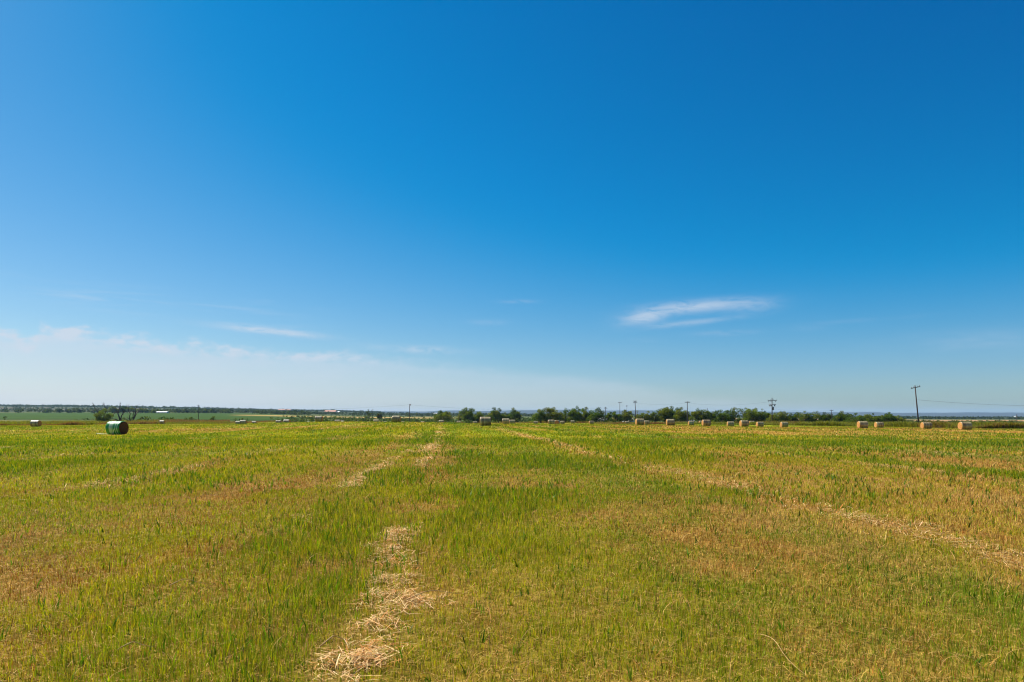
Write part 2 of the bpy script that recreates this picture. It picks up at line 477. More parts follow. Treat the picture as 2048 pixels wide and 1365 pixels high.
# ------------------------------------------------------------------ ground sheet
def build_ground():
    ns, ny = 760, 420
    s = np.sign(np.linspace(-1, 1, ns)) * np.abs(np.linspace(-1, 1, ns)) ** 1.15 * 1.9
    yv = np.concatenate([[-25, -18, -10, -4], np.geomspace(2.5 + 12, 14000, ny) - 12])
    S, Y = np.meshgrid(s, yv)
    X = S * (np.maximum(Y, -20) + 32)
    x = X.ravel(); y = Y.ravel()
    z = ground_z(x, y)
    V = np.stack([x, y, z], 1)
    c = land_color(x, y)
    n, m = len(yv), ns
    idx = np.arange(n * m).reshape(n, m)
    q = np.stack([idx[:-1, :-1], idx[:-1, 1:], idx[1:, 1:], idx[1:, :-1]], -1).reshape(-1, 4)
    me = np_mesh('ground', V, q.ravel(), np.arange(len(q)) * 4, np.full(len(q), 4), c, smooth=True)
    m_, nt, out = mat('field_soil_and_growth')
    a = N(nt, 'ShaderNodeAttribute', attribute_name='tone')
    tc = N(nt, 'ShaderNodeTexCoord')
    def noise(scale, detail, rough=.6):
        k = N(nt, 'ShaderNodeTexNoise'); k.inputs['Scale'].default_value = scale
        k.inputs['Detail'].default_value = detail; k.inputs['Roughness'].default_value = rough
        nt.links.new(tc.outputs['Object'], k.inputs['Vector']); return k
    n1 = noise(9.0, 6); n2 = noise(1.1, 6); n3 = noise(.05, 7)
    def ramp(src, lo, hi, a0, a1):
        r = N(nt, 'ShaderNodeMapRange'); r.inputs[1].default_value = lo; r.inputs[2].default_value = hi
        r.inputs[3].default_value = a0; r.inputs[4].default_value = a1
        nt.links.new(src.outputs['Fac'], r.inputs[0]); return r
    r1 = ramp(n1, .3, .7, .55, 1.45); r2 = ramp(n2, .3, .7, .7, 1.3); r3 = ramp(n3, .3, .7, .85, 1.15)
    m1 = N(nt, 'ShaderNodeMath', operation='MULTIPLY'); nt.links.new(r1.outputs[0], m1.inputs[0]); nt.links.new(r2.outputs[0], m1.inputs[1])
    m2 = N(nt, 'ShaderNodeMath', operation='MULTIPLY'); nt.links.new(m1.outputs[0], m2.inputs[0]); nt.links.new(r3.outputs[0], m2.inputs[1])
    vm = N(nt, 'ShaderNodeVectorMath', operation='SCALE')
    nt.links.new(a.outputs['Color'], vm.inputs[0]); nt.links.new(m2.outputs[0], vm.inputs['Scale'])
    p = principled(nt, 1.0, 0.05)
    nt.links.new(vm.outputs[0], p.inputs['Base Color'])
    b = N(nt, 'ShaderNodeBump'); b.inputs['Strength'].default_value = .6; b.inputs['Distance'].default_value = .04
    nt.links.new(n1.outputs['Fac'], b.inputs['Height']); nt.links.new(b.outputs[0], p.inputs['Normal'])
    nt.links.new(p.outputs[0], out.inputs[0])
    o = mesh_obj('ground', me, m_)
    tag(o, 'mown hay field running to the horizon with valley and hills behind', 'ground', kind='structure')
build_ground()

# ------------------------------------------------------------------ blades
def ribbons(name, base, height, width, face, lean_dir, lean, tone, segs=2, flat=None, droop=0.0, tip_w=0.0, tone_tip=None):
    """many blades or straws as ONE mesh. flat=None: blade rising from base; else: straw lying along lean_dir"""
    n = len(base)
    L = np.stack([np.cos(lean_dir), np.sin(lean_dir), np.zeros(n)], 1)
    Sd = np.stack([np.cos(face), np.sin(face), np.zeros(n)], 1)
    nv = 2 * segs + 1
    V = np.empty((n, nv, 3), np.float32)
    T = np.empty((n, nv, 3), np.float32)
    for k in range(segs + 1):
        t = k / segs
        if flat is None:
            hz = height * (t - droop * lean * t * t * .9)
            off = lean * height * (t ** 1.8)
            c = base + L * off[:, None]; c[:, 2] += hz
        else:
            c = base + L * (height * (t - .5))[:, None]
            c[:, 2] += flat * height * (t - .5) + lean * 4 * t * (1 - t)
        wd = width * ((1 - t) ** .6 if flat is None else 1.0)
        if k < segs:
            V[:, 2 * k] = c - Sd * (wd / 2)[:, None]
            V[:, 2 * k + 1] = c + Sd * (wd / 2)[:, None]
        else:
            V[:, 2 * k] = c
        tt = tone if tone_tip is None else tone * (1 - t) + tone_tip * t
        T[:, 2 * k] = tt
        if k < segs: T[:, 2 * k + 1] = tt
    o = (np.arange(n) * nv)[:, None]
    lp = []
    for k in range(segs - 1):
        lp += [2 * k, 2 * k + 1, 2 * k + 3, 2 * k + 2]
    lp += [2 * segs - 2, 2 * segs - 1, 2 * segs]
    loops = (o + np.array(lp)[None]).ravel()
    tot = np.tile(np.array([4] * (segs - 1) + [3]), n)
    st = np.concatenate([[0], np.cumsum(tot)[:-1]])
    return V.reshape(-1, 3), loops, st, tot, T.reshape(-1, 3)

class Bunch:
    def __init__(s): s.v = []; s.l = []; s.s = []; s.t = []; s.c = []; s.nv = 0; s.nl = 0
    def add(s, r):
        v, l, st, tot, c = r
        s.v.append(v); s.l.append(l + s.nv); s.s.append(st + s.nl); s.t.append(tot); s.c.append(c)
        s.nv += len(v); s.nl += len(l)
    def build(s, name, material):
        me = np_mesh(name, np.concatenate(s.v), np.concatenate(s.l), np.concatenate(s.s), np.concatenate(s.t), np.concatenate(s.c))
        return mesh_obj(name, me, material)

def scatter(y0, y1, dens, margin=1.13):
    """points on the field between two depths, a little wider than the view"""
    area = .75 * margin * (y1 ** 2 - y0 ** 2) + 3.2 * (y1 - y0)
    n = int(area * dens)
    y = np.sqrt(rng.random(n) * (y1 ** 2 - y0 ** 2) + y0 ** 2)
    x = (rng.random(n) * 2 - 1) * (.75 * margin * y + 1.6)
    return x, y

M_GRASS = plant_material('grass_blade', .38, (1.25, 1.15, .35), .5, .18)
M_STRAW = plant_material('dry_straw', .16, (1.1, .95, .6), .7, .12)
M_BROAD = plant_material('broad_leaf', .40, (1.3, 1.3, .4), .5, .15)

def jitter(c, a):
    return np.clip(c * (1 + (rng.random((len(c), 1)) - .5) * 2 * a) * (1 + (rng.random((len(c), 3)) - .5) * a * .5), 0, 1)

def tall_amount(x, y):
    u = row_u(x, y)
    return np.clip(sstep(.45, .75, fbm(x / 2.5, y / 4.5, 120, 3)) + .9 * np.exp(-((y - 41) / 3.5) ** 2), 0, 1.2)

def build_field():
    green, dry, broad = Bunch(), Bunch(), Bunch()
    # depth bands: (near, far, blades per m2, width, height)
    for y0, y1, dg, dd, w, h in ((3.0, 5.5, 3000, 2000, .0052, .085), (5.5, 9, 1900, 1300, .0066, .088), (9, 15, 920, 620, .0098, .090),
                                 (15, 27, 300, 240, .016, .09), (27, 50, 95, 75, .030, .10), (50, 95, 24, 20, .06, .11), (95, 190, 7, 6, .11, .12),
                                 (190, 400, 1.2, .8, .22, .16)):
        x, y = scatter(y0, y1, dg)
        ins = y < field_edge(x, y)
        x, y = x[ins], y[ins]
        g = green_amount(x, y); s = straw_amount(x, y)
        clump = fbm(x / .16, y / .16, 130, 2) if y1 < 30 else rng.random(len(x))
        keep = rng.random(len(x)) < np.clip(.12 + 1.0 * g, 0, 1) * (1 - .85 * s) * (0.35 + 1.2 * clump)
        x, y, g = x[keep], y[keep], g[keep]
        n = len(x)
        tl = tall_amount(x, y)
        hh = h * (.35 + .8 * rng.random(n) + .6 * rng.random(n) ** 4) * (.75 + .7 * tl) * (.7 + .5 * g)
        ww = w * (.7 + .7 * rng.random(n))
        base = np.stack([x, y, ground_z(x, y) - .006], 1)
        hue = np.clip(fbm(row_u(x, y) / 2.0, y / 26, 93, 3) + (rng.random(n) - .5) * .55, 0, 1)
        c = mix(C_LIME[None] * np.ones((n, 3)), C_GREEN[None] * np.ones((n, 3)), sstep(.25, .75, hue))
        c = mix(c, C_DARK[None] * np.ones((n, 3)), np.clip((tl - .35) * .65, 0, .75) * rng.random(n))
        c = mix(c, C_TAN[None] * np.ones((n, 3)), (rng.random(n) < .10) * .6)
        c = jitter(c, .48)
        green.add(ribbons('', base, hh, ww, rng.random(n) * 6.28, rng.random(n) * 6.28, .06 + .55 * rng.random(n) ** 2,
                          mix(c, C_TAN[None] * .8 * np.ones((n, 3)), np.full(n, .25)), 2, None, .35, tone_tip=c))
        # stubble and dead blades
        x, y = scatter(y0, y1, dd)
        ins = y < field_edge(x, y)
        x, y = x[ins], y[ins]
        g = green_amount(x, y); s = straw_amount(x, y)
        keep = rng.random(len(x)) < np.clip(1.12 - .95 * g + .1 * s, .12, 1)
        x, y = x[keep], y[keep]
        n = len(x)
        hh = h * (.35 + .75 * rng.random(n) ** 1.3)
        ww = w * (.6 + .6 * rng.random(n))
        base = np.stack([x, y, ground_z(x, y) - .006], 1)
        q = np.clip(fbm(row_u(x, y) / 1.3, y / 9, 140, 3) + (rng.random(n) - .5) * .7, 0, 1)
        c = mix(C_STRAW[None] * .8 * np.ones((n, 3)), C_TAN[None] * np.ones((n, 3)), sstep(.15, .45, q))
        c = mix(c, C_RUST[None] * np.ones((n, 3)), sstep(.50, .85, q) * .8)
        c = jitter(c, .48)
        dry.add(ribbons('', base, hh, ww, rng.random(n) * 6.28, rng.random(n) * 6.28, .06 + .8 * rng.random(n) ** 2.2, c, 2, None, .3))
    # thatch lying flat everywhere near
    for y0, y1, dn, w, ln in ((3, 6, 650, .0028, .08), (6, 12, 260, .0045, .09), (12, 24, 60, .009, .11), (24, 48, 12, .018, .14)):
        x, y = scatter(y0, y1, dn)
        n = len(x); base = np.stack([x, y, ground_z(x, y) + .008 + .03 * rng.random(n)], 1)
        ang = rng.random(n) * 6.28
        c = mix(C_TAN[None] * .9 * np.ones((n, 3)), C_STRAW[None] * .85 * np.ones((n, 3)), rng.random(n))
        c = mix(c, C_RUST[None] * np.ones((n, 3)), (rng.random(n) < .25) * .8)
        dry.add(ribbons('', base, ln * (.4 + rng.random(n)), w * (.6 + .8 * rng.random(n)), ang + 1.57, ang, .006 * rng.random(n), jitter(c, .25), 2,
                        (rng.random(n) - .5) * .35))
    # long dry stems, bent over
    for y0, y1, dn, w, h in ((3.2, 7, 26, .0042, .20), (7, 14, 14, .007, .22), (14, 30, 5, .013, .24)):
        x, y = scatter(y0, y1, dn); n = len(x)
        base = np.stack([x, y, ground_z(x, y)], 1)
        c = mix(C_STRAW[None] * np.ones((n, 3)), C_RUST[None] * np.ones((n, 3)), rng.random(n) ** 2)
        dry.add(ribbons('', base, h * (.35 + .9 * rng.random(n)), w * (.6 + .8 * rng.random(n)), rng.random(n) * 6.28, rng.random(n) * 6.28, .5 + .9 * rng.random(n), jitter(c, .3), 4, None, .62))
    # broad sprouting leaves
    for y0, y1, dn, w, h in ((3.2, 6.5, 26, .013, .145), (6.5, 12, 28, .015, .155), (12, 24, 28, .020, .18), (24, 60, 11, .035, .20), (60, 150, 1.0, .08, .24)):
        x, y = scatter(y0, y1, dn)
        g = green_amount(x, y); tl = tall_amount(x, y)
        keep = (rng.random(len(x)) < np.clip(.20 + .8 * tl * (.4 + g), 0, 1)) & (y < field_edge(x, y))
        x, y, tl = x[keep], y[keep], tl[keep]
        k = 3
        x = np.repeat(x, k) + rng.normal(0, .012, len(x) * k); y = np.repeat(y, k) + rng.normal(0, .012, len(y) * k); tl = np.repeat(tl, k)
        n = len(x)
        base = np.stack([x, y, ground_z(x, y) - .005], 1)
        c = mix(C_DARK[None] * np.ones((n, 3)), C_GREEN[None] * np.ones((n, 3)), rng.random(n))
        lime = rng.random(n) < .28
        c = mix(c, C_LIME[None] * np.ones((n, 3)), lime * .8)
        broad.add(ribbons('', base, h * (.45 + .75 * rng.random(n)) * (.8 + .35 * tl), w * (.6 + .8 * rng.random(n)), rng.random(n) * 6.28,
                          rng.random(n) * 6.28, .08 + .6 * rng.random(n) ** 1.6, jitter(c, .25), 4, None, .5))
    o = green.build('short_grass', M_GRASS)
    tag(o, 'short bright green and lime grass growing back over the mown field', 'grass', kind='stuff')
    o = dry.build('stubble', M_STRAW)
    tag(o, 'tan and rust stubble and dead thatch between the green grass', 'stubble', kind='stuff')
    o = broad.build('broad_leaf_grass', M_BROAD)
    tag(o, 'darker broad leaved sprouts standing above the short grass', 'grass', kind='stuff')
    # straw left along the windrows and in heaps
    st = Bunch()
    for y0, y1, dn, w, ln in ((3, 7, 4600, .0048, .12), (7, 11, 2400, .0068, .14), (11, 22, 420, .011, .18), (22, 48, 90, .025, .24), (48, 110, 12, .06, .36)):
        x, y = scatter(y0, y1, dn)
        s = straw_amount(x, y)
        keep = rng.random(len(x)) < np.clip(s - .12, 0, 1) * (.35 + 1.1 * sstep(.3, .6, fbm(x / .11, y / .13, 58, 2)) if y1 < 12 else 1.0)
        x, y, s = x[keep], y[keep], s[keep]
        n = len(x)
        base = np.stack([x, y, ground_z(x, y) + .012 + (.02 + .06 * s) * rng.random(n)], 1)
        ang = rng.normal(.5, 1.2, n) + (rng.random(n) < .5) * 3.14
        c = mix(C_STRAW[None] * np.ones((n, 3)), np.array([.68, .48, .24])[None] * np.ones((n, 3)), rng.random(n))
        c = mix(c, C_RUST[None] * 1.3 * np.ones((n, 3)), (rng.random(n) < .30) * .85)
        st.add(ribbons('', base, ln * (.35 + 1.6 * rng.random(n) ** 3), w * (.5 + 1.0 * rng.random(n)), ang + 1.57, ang, .010 * rng.random(n), jitter(c, .3), 3,
                       (rng.random(n) - .5) * .5))
    o = st.build('straw_litter', M_STRAW)
    tag(o, 'bleached straw left in heaps and trails along the windrows', 'straw', kind='stuff')
    print('field', green.nv, dry.nv, broad.nv, st.nv)
build_field()

# a few single stalks lying in the foreground
M_STALK = simple_material('bleached_stalk', (.50, .33, .12), (.36, .19, .06), 30, (1, 1, .3), .6, .3)
def stalk(p0, p1, arch, r, label, cat='stalk'):
    a = Vector((*p0, gz(*p0) + .05)); b = Vector((*p1, gz(*p1) + .05))
    pts = []
    for k in range(11):
        t = k / 10
        p = a.lerp(b, t); p.z += arch * 4 * t * (1 - t) + .02 * math.sin(5 * t)
        p.x += .015 * math.sin(7 * t)
        pts.append(p - a)
    bm = bmesh.new(); tube(bm, pts, [r * (1 - .55 * k / 10) for k in range(11)], 6)
    o = bm_obj('straw_stalk', bm, M_STALK, smooth=True); o.location = a
    return tag(o, label, cat, 'dry stalks lying in the foreground')
def spot(px, py):
    d = F * EYE / (py - HY); return (at(px, d), d)
stalk(spot(812, 1212), spot(926, 1196), .035, .0045, 'long pale straight stalk sticking out right of the middle straw heap')
stalk(spot(1520, 1280), spot(1610, 1362), .012, .0026, 'rust-tipped stalk slanting down to the bottom edge on the right')
stalk(spot(235, 1318), spot(310, 1308), .02, .0042, 'pale straight stalk lying flat at the bottom left')
stalk(spot(338, 1187), spot(412, 1176), .03, .0042, 'curved reddish stalk lying in the left grass')
stalk(spot(640, 1312), spot(700, 1290), .03, .005, 'stalk poking left out of the nearest straw heap')

# ------------------------------------------------------------------ bales
def bale_bm(part, dia=BALE_D, ln=BALE_L, seed=1, seg=40):
    """round bale lying on the ground with its axis along x. Part 'wrap' or 'end' (right end, +x)"""
    r = dia / 2
    rs = random.Random(seed)
    ph = [rs.random() * 6.28 for _ in range(6)]
    def prof(t):
        c, s = math.cos(t), math.sin(t)
        k = 1 + .012 * math.sin(3 * t + ph[0]) + .008 * math.sin(7 * t + ph[1])
        y, z = r * 1.02 * c * k, r * s * k
        if z < -r * .90: z = -r * .90 - (z + r * .90) * -.15      # settled, flattened foot
        return y, z + r
    bm = bmesh.new()
    if part == 'wrap':
        st = [(-.5, .93), (-.485, .975), (-.45, .995)] + [(-.45 + .9 * k / 14, 1.0 + .006 * math.sin(k * 2.1 + ph[2])) for k in range(1, 14)] + [(.45, .995), (.485, .975), (.5, .93)]
        rings = []
        for u, k in st:
            ring = []
            for i in range(seg):
                y, z = prof(2 * math.pi * i / seg)
                ring.append(bm.verts.new((u * ln, y * k, r + (z - r) * k if z > r else r + (z - r) * (k * .5 + .5))))
            rings.append(ring)
        for a, b in zip(rings[:-1], rings[1:]):
            for i in range(seg):
                bm.faces.new((a[i], b[i], b[(i + 1) % seg], a[(i + 1) % seg]))
    else:
        rad = [.93, .9, .75, .6, .45, .3, .15]
        off = [0, .012, .03, .02, .035, .02, .04]
        rings = []
        for k, q in enumerate(rad):
            rings.append([bm.verts.new((ln / 2 + off[k] + .008 * rs.random(), prof(2 * math.pi * i / seg)[0] * q, r + (prof(2 * math.pi * i / seg)[1] - r) * (q if prof(2 * math.pi * i / seg)[1] > r or k else q * .5 + .5))) for i in range(seg)])
        for a, b in zip(rings[:-1], rings[1:]):
            for i in range(seg):
                bm.faces.new((a[i], b[i], b[(i + 1) % seg], a[(i + 1) % seg]))
        bm.faces.new(rings[-1][::-1])
        bmesh.ops.recalc_face_normals(bm, faces=bm.faces)
        if bm.faces and sum(f.normal.x for f in bm.faces) < 0:
            bmesh.ops.reverse_faces(bm, faces=bm.faces)
    return bm

def wrap_material():
    m, nt, out = mat('net_wrapped_hay')
    tc = N(nt, 'ShaderNodeTexCoord'); oi = N(nt, 'ShaderNodeObjectInfo')
    w = N(nt, 'ShaderNodeMath', operation='MULTIPLY'); w.inputs[1].default_value = 57
    nt.links.new(oi.outputs['Random'], w.inputs[0])
    def nz(scale, st, det=4):
        mp = N(nt, 'ShaderNodeMapping'); mp.inputs['Scale'].default_value = st
        nt.links.new(tc.outputs['Object'], mp.inputs[0])
        k = N(nt, 'ShaderNodeTexNoise', noise_dimensions='4D'); k.inputs['Scale'].default_value = scale; k.inputs['Detail'].default_value = det
        nt.links.new(mp.outputs[0], k.inputs['Vector']); nt.links.new(w.outputs[0], k.inputs['W']); return k
    bands = nz(5.0, (1, .12, .12), 3)       # rings round the bale
    patch = nz(1.6, (1, 1, 1), 5)
    fine = nz(26, (1, .25, .25), 3)
    r1 = N(nt, 'ShaderNodeValToRGB'); e = r1.color_ramp.elements
    e[0].position = .38; e[0].color = (.13, .072, .021, 1); e[1].position = .68; e[1].color = (.38, .34, .15, 1)
    nt.links.new(bands.outputs['Fac'], r1.inputs[0])
    mx = N(nt, 'ShaderNodeMix', data_type='RGBA'); mx.inputs[7].default_value = (.21, .25, .06, 1)
    mr = N(nt, 'ShaderNodeMapRange'); mr.inputs[1].default_value = .5; mr.inputs[2].default_value = .68; mr.inputs[4].default_value = .3
    nt.links.new(patch.outputs['Fac'], mr.inputs[0]); nt.links.new(mr.outputs[0], mx.inputs[0]); nt.links.new(r1.outputs[0], mx.inputs[6])
    mf = N(nt, 'ShaderNodeMapRange'); mf.inputs[1].default_value = .3; mf.inputs[2].default_value = .7; mf.inputs[3].default_value = .72; mf.inputs[4].default_value = 1.2
    nt.links.new(fine.outputs['Fac'], mf.inputs[0])
    sc = N(nt, 'ShaderNodeVectorMath', operation='SCALE'); nt.links.new(mx.outputs[2], sc.inputs[0]); nt.links.new(mf.outputs[0], sc.inputs['Scale'])
    p = principled(nt, .48, .75)
    nt.links.new(sc.outputs[0], p.inputs['Base Color'])
    b = N(nt, 'ShaderNodeBump'); b.inputs['Strength'].default_value = .5; b.inputs['Distance'].default_value = .03
    nt.links.new(fine.outputs['Fac'], b.inputs['Height']); nt.links.new(b.outputs[0], p.inputs['Normal'])
    nt.links.new(p.outputs[0], out.inputs[0]); return m

def end_material(name, c1, c2):
    m, nt, out = mat(name)
    tc = N(nt, 'ShaderNodeTexCoord'); 
    mp = N(nt, 'ShaderNodeMapping'); mp.inputs['Location'].default_value = (0, 0, -BALE_D / 2); mp.inputs['Scale'].default_value = (0, 1, 1)
    nt.links.new(tc.outputs['Object'], mp.inputs[0])
    ln = N(nt, 'ShaderNodeVectorMath', operation='LENGTH'); nt.links.new(mp.outputs[0], ln.inputs[0])
    nz = N(nt, 'ShaderNodeTexNoise'); nz.inputs['Scale'].default_value = 7; nz.inputs['Detail'].default_value = 6
    nt.links.new(tc.outputs['Object'], nz.inputs['Vector'])
    ad = N(nt, 'ShaderNodeMath', operation='MULTIPLY_ADD'); ad.inputs[1].default_value = .22
    nt.links.new(nz.outputs['Fac'], ad.inputs[0]); nt.links.new(ln.outputs['Value'], ad.inputs[2])
    sn = N(nt, 'ShaderNodeMath', operation='MULTIPLY'); sn.inputs[1].default_value = 46
    nt.links.new(ad.outputs[0], sn.inputs[0])
    si = N(nt, 'ShaderNodeMath', operation='SINE'); nt.links.new(sn.outputs[0], si.inputs[0])
    m1 = N(nt, 'ShaderNodeMapRange'); m1.inputs[1].default_value = -1; m1.inputs[3].default_value = -.25; m1.inputs[4].default_value = .25
    nt.links.new(si.outputs[0], m1.inputs[0])
    a2 = N(nt, 'ShaderNodeMath', operation='ADD'); nt.links.new(m1.outputs[0], a2.inputs[0]); nt.links.new(nz.outputs['Fac'], a2.inputs[1])
    cr = N(nt, 'ShaderNodeValToRGB'); e = cr.color_ramp.elements
    e[0].position = .3; e[0].color = (*c1, 1); e[1].position = .75; e[1].color = (*c2, 1)
    nt.links.new(a2.outputs[0], cr.inputs[0])
    p = principled(nt, .9, .1); nt.links.new(cr.outputs[0], p.inputs['Base Color'])
    b = N(nt, 'ShaderNodeBump'); b.inputs['Strength'].default_value = .7; b.inputs['Distance'].default_value = .04
    nt.links.new(a2.outputs[0], b.inputs['Height']); nt.links.new(b.outputs[0], p.inputs['Normal'])
    nt.links.new(p.outputs[0], out.inputs[0]); return m

M_WRAP = wrap_material()
M_END = end_material('rolled_hay_end', (.25, .10, .025), (.50, .27, .085))
protos = []
for sd in (1, 2, 3):
    root = empty('hay_bale', (0, 0, 0))
    bm_obj('net_wrap', bale_bm('wrap', seed=sd), M_WRAP, root, True)
    e1 = bm_obj('hay_end', bale_bm('end', seed=sd), M_END, root, True)
    bmL = bale_bm('end', seed=sd + 10)
    for v in bmL.verts: v.co.x *= -1
    bmesh.ops.reverse_faces(bmL, faces=bmL.faces)
    bm_obj('hay_end', bmL, M_END, root, True)
    protos.append(root)
used = [False] * 3
def place_bale(i, x, y, label, rz, tilt=0.0):
    k = i % 3
    if not used[k]:
        o = protos[k]; used[k] = True
    else:
        o = protos[k].copy(); COL.objects.link(o)
        for ch in protos[k].children:
            c = ch.copy(); COL.objects.link(c); c.parent = o
    o.location = (x, y, gz(x, y) - .03)
    o.rotation_euler = (0, tilt, rz)
    return tag(o, label, 'hay bale', 'round hay bales scattered over the mown field')
rb = random.Random(5)
for i, (x, y, w, lab) in enumerate(bale_at):
    place_bale(i, x, y, lab, R(rb.uniform(-5, 5)))
# two that the rows above leave out: one end-on, one mostly hidden
place_bale(1, at(1115.3, 205), 205, 'bale turned end-on, its round tan face showing, below the long tree row', R(68))
place_bale(2, at(1110.5, 215), 215, 'dark bale squeezed between the largest cluster bale and the end-on bale', R(8))
place_bale(0, at(684.5, 245), 245, 'brown-ended bale mostly hidden behind the bale right of the dark brown-sided bale', R(-8))
place_bale(1, at(629.5, 330), 330, 'tiny bale end peeping out at the left foot of the dark brown-sided bale', R(6))

# the bale in green and white net
def green_bale():
    gd = 1.5
    root = empty('hay_bale', (gx, gy, gz(gx, gy) - .02), R(-10))
    m, nt, out = mat('green_white_net_wrap')
    tc = N(nt, 'ShaderNodeTexCoord'); sp = N(nt, 'ShaderNodeSeparateXYZ'); nt.links.new(tc.outputs['Object'], sp.inputs[0])
    nz = N(nt, 'ShaderNodeTexNoise'); nz.inputs['Scale'].default_value = 3; nz.inputs['Detail'].default_value = 5
    mp = N(nt, 'ShaderNodeMapping'); mp.inputs['Scale'].default_value = (2.5, .5, .5); nt.links.new(tc.outputs['Object'], mp.inputs[0]); nt.links.new(mp.outputs[0], nz.inputs['Vector'])
    f = N(nt, 'ShaderNodeMath', operation='MULTIPLY_ADD'); f.inputs[1].default_value = 1 / 1.6; f.inputs[2].default_value = .47
    nt.links.new(sp.outputs[0], f.inputs[0])
    f2 = N(nt, 'ShaderNodeMath', operation='MULTIPLY_ADD'); f2.inputs[1].default_value = .06; nt.links.new(nz.outputs['Fac'], f2.inputs[0]); nt.links.new(f.outputs[0], f2.inputs[2])
    cr = N(nt, 'ShaderNodeValToRGB'); cr.color_ramp.interpolation = 'LINEAR'
    G_ = (.012, .21, .022, 1); W_ = (.42, .54, .36, 1); Pg = (.12, .32, .10, 1)
    cr.color_ramp.elements[0].position = 0; cr.color_ramp.elements[0].color = G_
    cr.color_ramp.elements[1].position = 1; cr.color_ramp.elements[1].color = G_
    for pos, c in ((.24, G_), (.27, W_), (.48, (.32, .44, .28, 1)), (.56, Pg), (.60, G_), (.68, G_), (.70, W_), (.735, W_), (.755, G_), (.83, G_), (.85, W_), (.885, W_), (.90, G_)):
        el = cr.color_ramp.elements.new(pos); el.color = c
    nt.links.new(f2.outputs[0], cr.inputs[0])
    mr = N(nt, 'ShaderNodeMapRange'); mr.inputs[1].default_value = .3; mr.inputs[2].default_value = .7; mr.inputs[3].default_value = .75; mr.inputs[4].default_value = 1.15
    nt.links.new(nz.outputs['Fac'], mr.inputs[0])
    sc = N(nt, 'ShaderNodeVectorMath', operation='SCALE'); nt.links.new(cr.outputs[0], sc.inputs[0]); nt.links.new(mr.outputs[0], sc.inputs['Scale'])
    p = principled(nt, .35, .5); nt.links.new(sc.outputs[0], p.inputs['Base Color']); nt.links.new(p.outputs[0], out.inputs[0])
    bm_obj('net_wrap', bale_bm('wrap', gd, 1.62, 21), m, root, True)
    M_E2 = end_material('shaded_hay_end', (.065, .025, .008), (.13, .058, .020))  # hay colour darkened to carry the shade of the end turned from the sun
    bm_obj('hay_end', bale_bm('end', gd, 1.62, 22), M_E2, root, True)
    b2 = bale_bm('end', gd, 1.62, 23)
    for v in b2.verts: v.co.x *= -1
    bmesh.ops.reverse_faces(b2, faces=b2.faces)
    bm_obj('hay_end', b2, M_E2, root, True)
    # torn end of the net hanging down the side and trailing over the grass
    M_NET = simple_material('torn_white_net', (.55, .72, .56), (.75, .85, .74), 12, (1, 1, 1), .5, .3)
    bm = bmesh.new(); r = gd / 2
    pts = []
    for k in range(13):
        t = k / 12; ang = R(-5 - 78 * t)
        pts.append((.30 - .62 * t, -math.cos(ang) * r * 1.035, r + math.sin(ang) * r * 1.02))
    pts += [(-.5, -.35, .10), (-.9, -.55, .14), (-1.4, -.5, .13), (-1.9, -.45, .17), (-2.15, -.4, .21)]
    tube(bm, pts, [.035] * 13 + [.03, .025, .025, .022, .02], 6)
    bm_obj('torn_net_strip', bm, M_NET, root, True)
    tag(root, 'round bale in bright green and white net wrap, nearest bale on the left', 'hay bale', 'round hay bales scattered over the mown field')
green_bale()

# ------------------------------------------------------------------ trees
M_BARK = simple_material('grey_brown_bark', (.07, .05, .035), (.13, .10, .075), 6, (1, 1, .3), .9, .1)
M_DEAD = simple_material('dead_wood', (.065, .045, .04), (.12, .085, .075), 5, (1, 1, .3), .9, .1)
M_LEAF = plant_material('tree_leaf', .38, (1.3, 1.25, .4), .7, .06)

def leaf_cloud(centers, radii, per, size, col, rs, squash=.8, shell=.45):
    """leaf-sized faces spread through several clumps -> verts, quads, tones"""
    Vs, Cs = [], []
    for (c, r, tn) in zip(centers, radii, col):
        n = int(per * math.pi * r * r / (1.1 * size * size)) + 6
        d = rs.normal(size=(n, 3)); d /= np.linalg.norm(d, axis=1)[:, None]
        rad = (shell + (1 - shell) * rs.random(n)) * r * (.8 + .35 * rs.random(n))
        p = c + d * rad[:, None] * np.array([1, 1, squash])
        a = rs.normal(size=(n, 3)); a /= np.linalg.norm(a, axis=1)[:, None]
        b = np.cross(a, rs.normal(size=(n, 3))); b /= np.linalg.norm(b, axis=1)[:, None]
        s = size * (.5 + .9 * rs.random(n))[:, None]
        q = np.stack([p - a * s, p - b * s * .55, p + a * s, p + b * s * .55], 1)
        Vs.append(q.reshape(-1, 3))
        t = tn * (.65 + .7 * rs.random((n, 1)))
        Cs.append(np.repeat(t, 4, 0))
    V = np.concatenate(Vs); C = np.concatenate(Cs)
    nq = len(V) // 4
    return V, np.arange(nq * 4), np.arange(nq) * 4, np.full(nq, 4), C

LEAFY = [np.array([.082, .132, .010]), np.array([.125, .168, .014]), np.array([.060, .105, .010]), np.array([.150, .172, .022])]

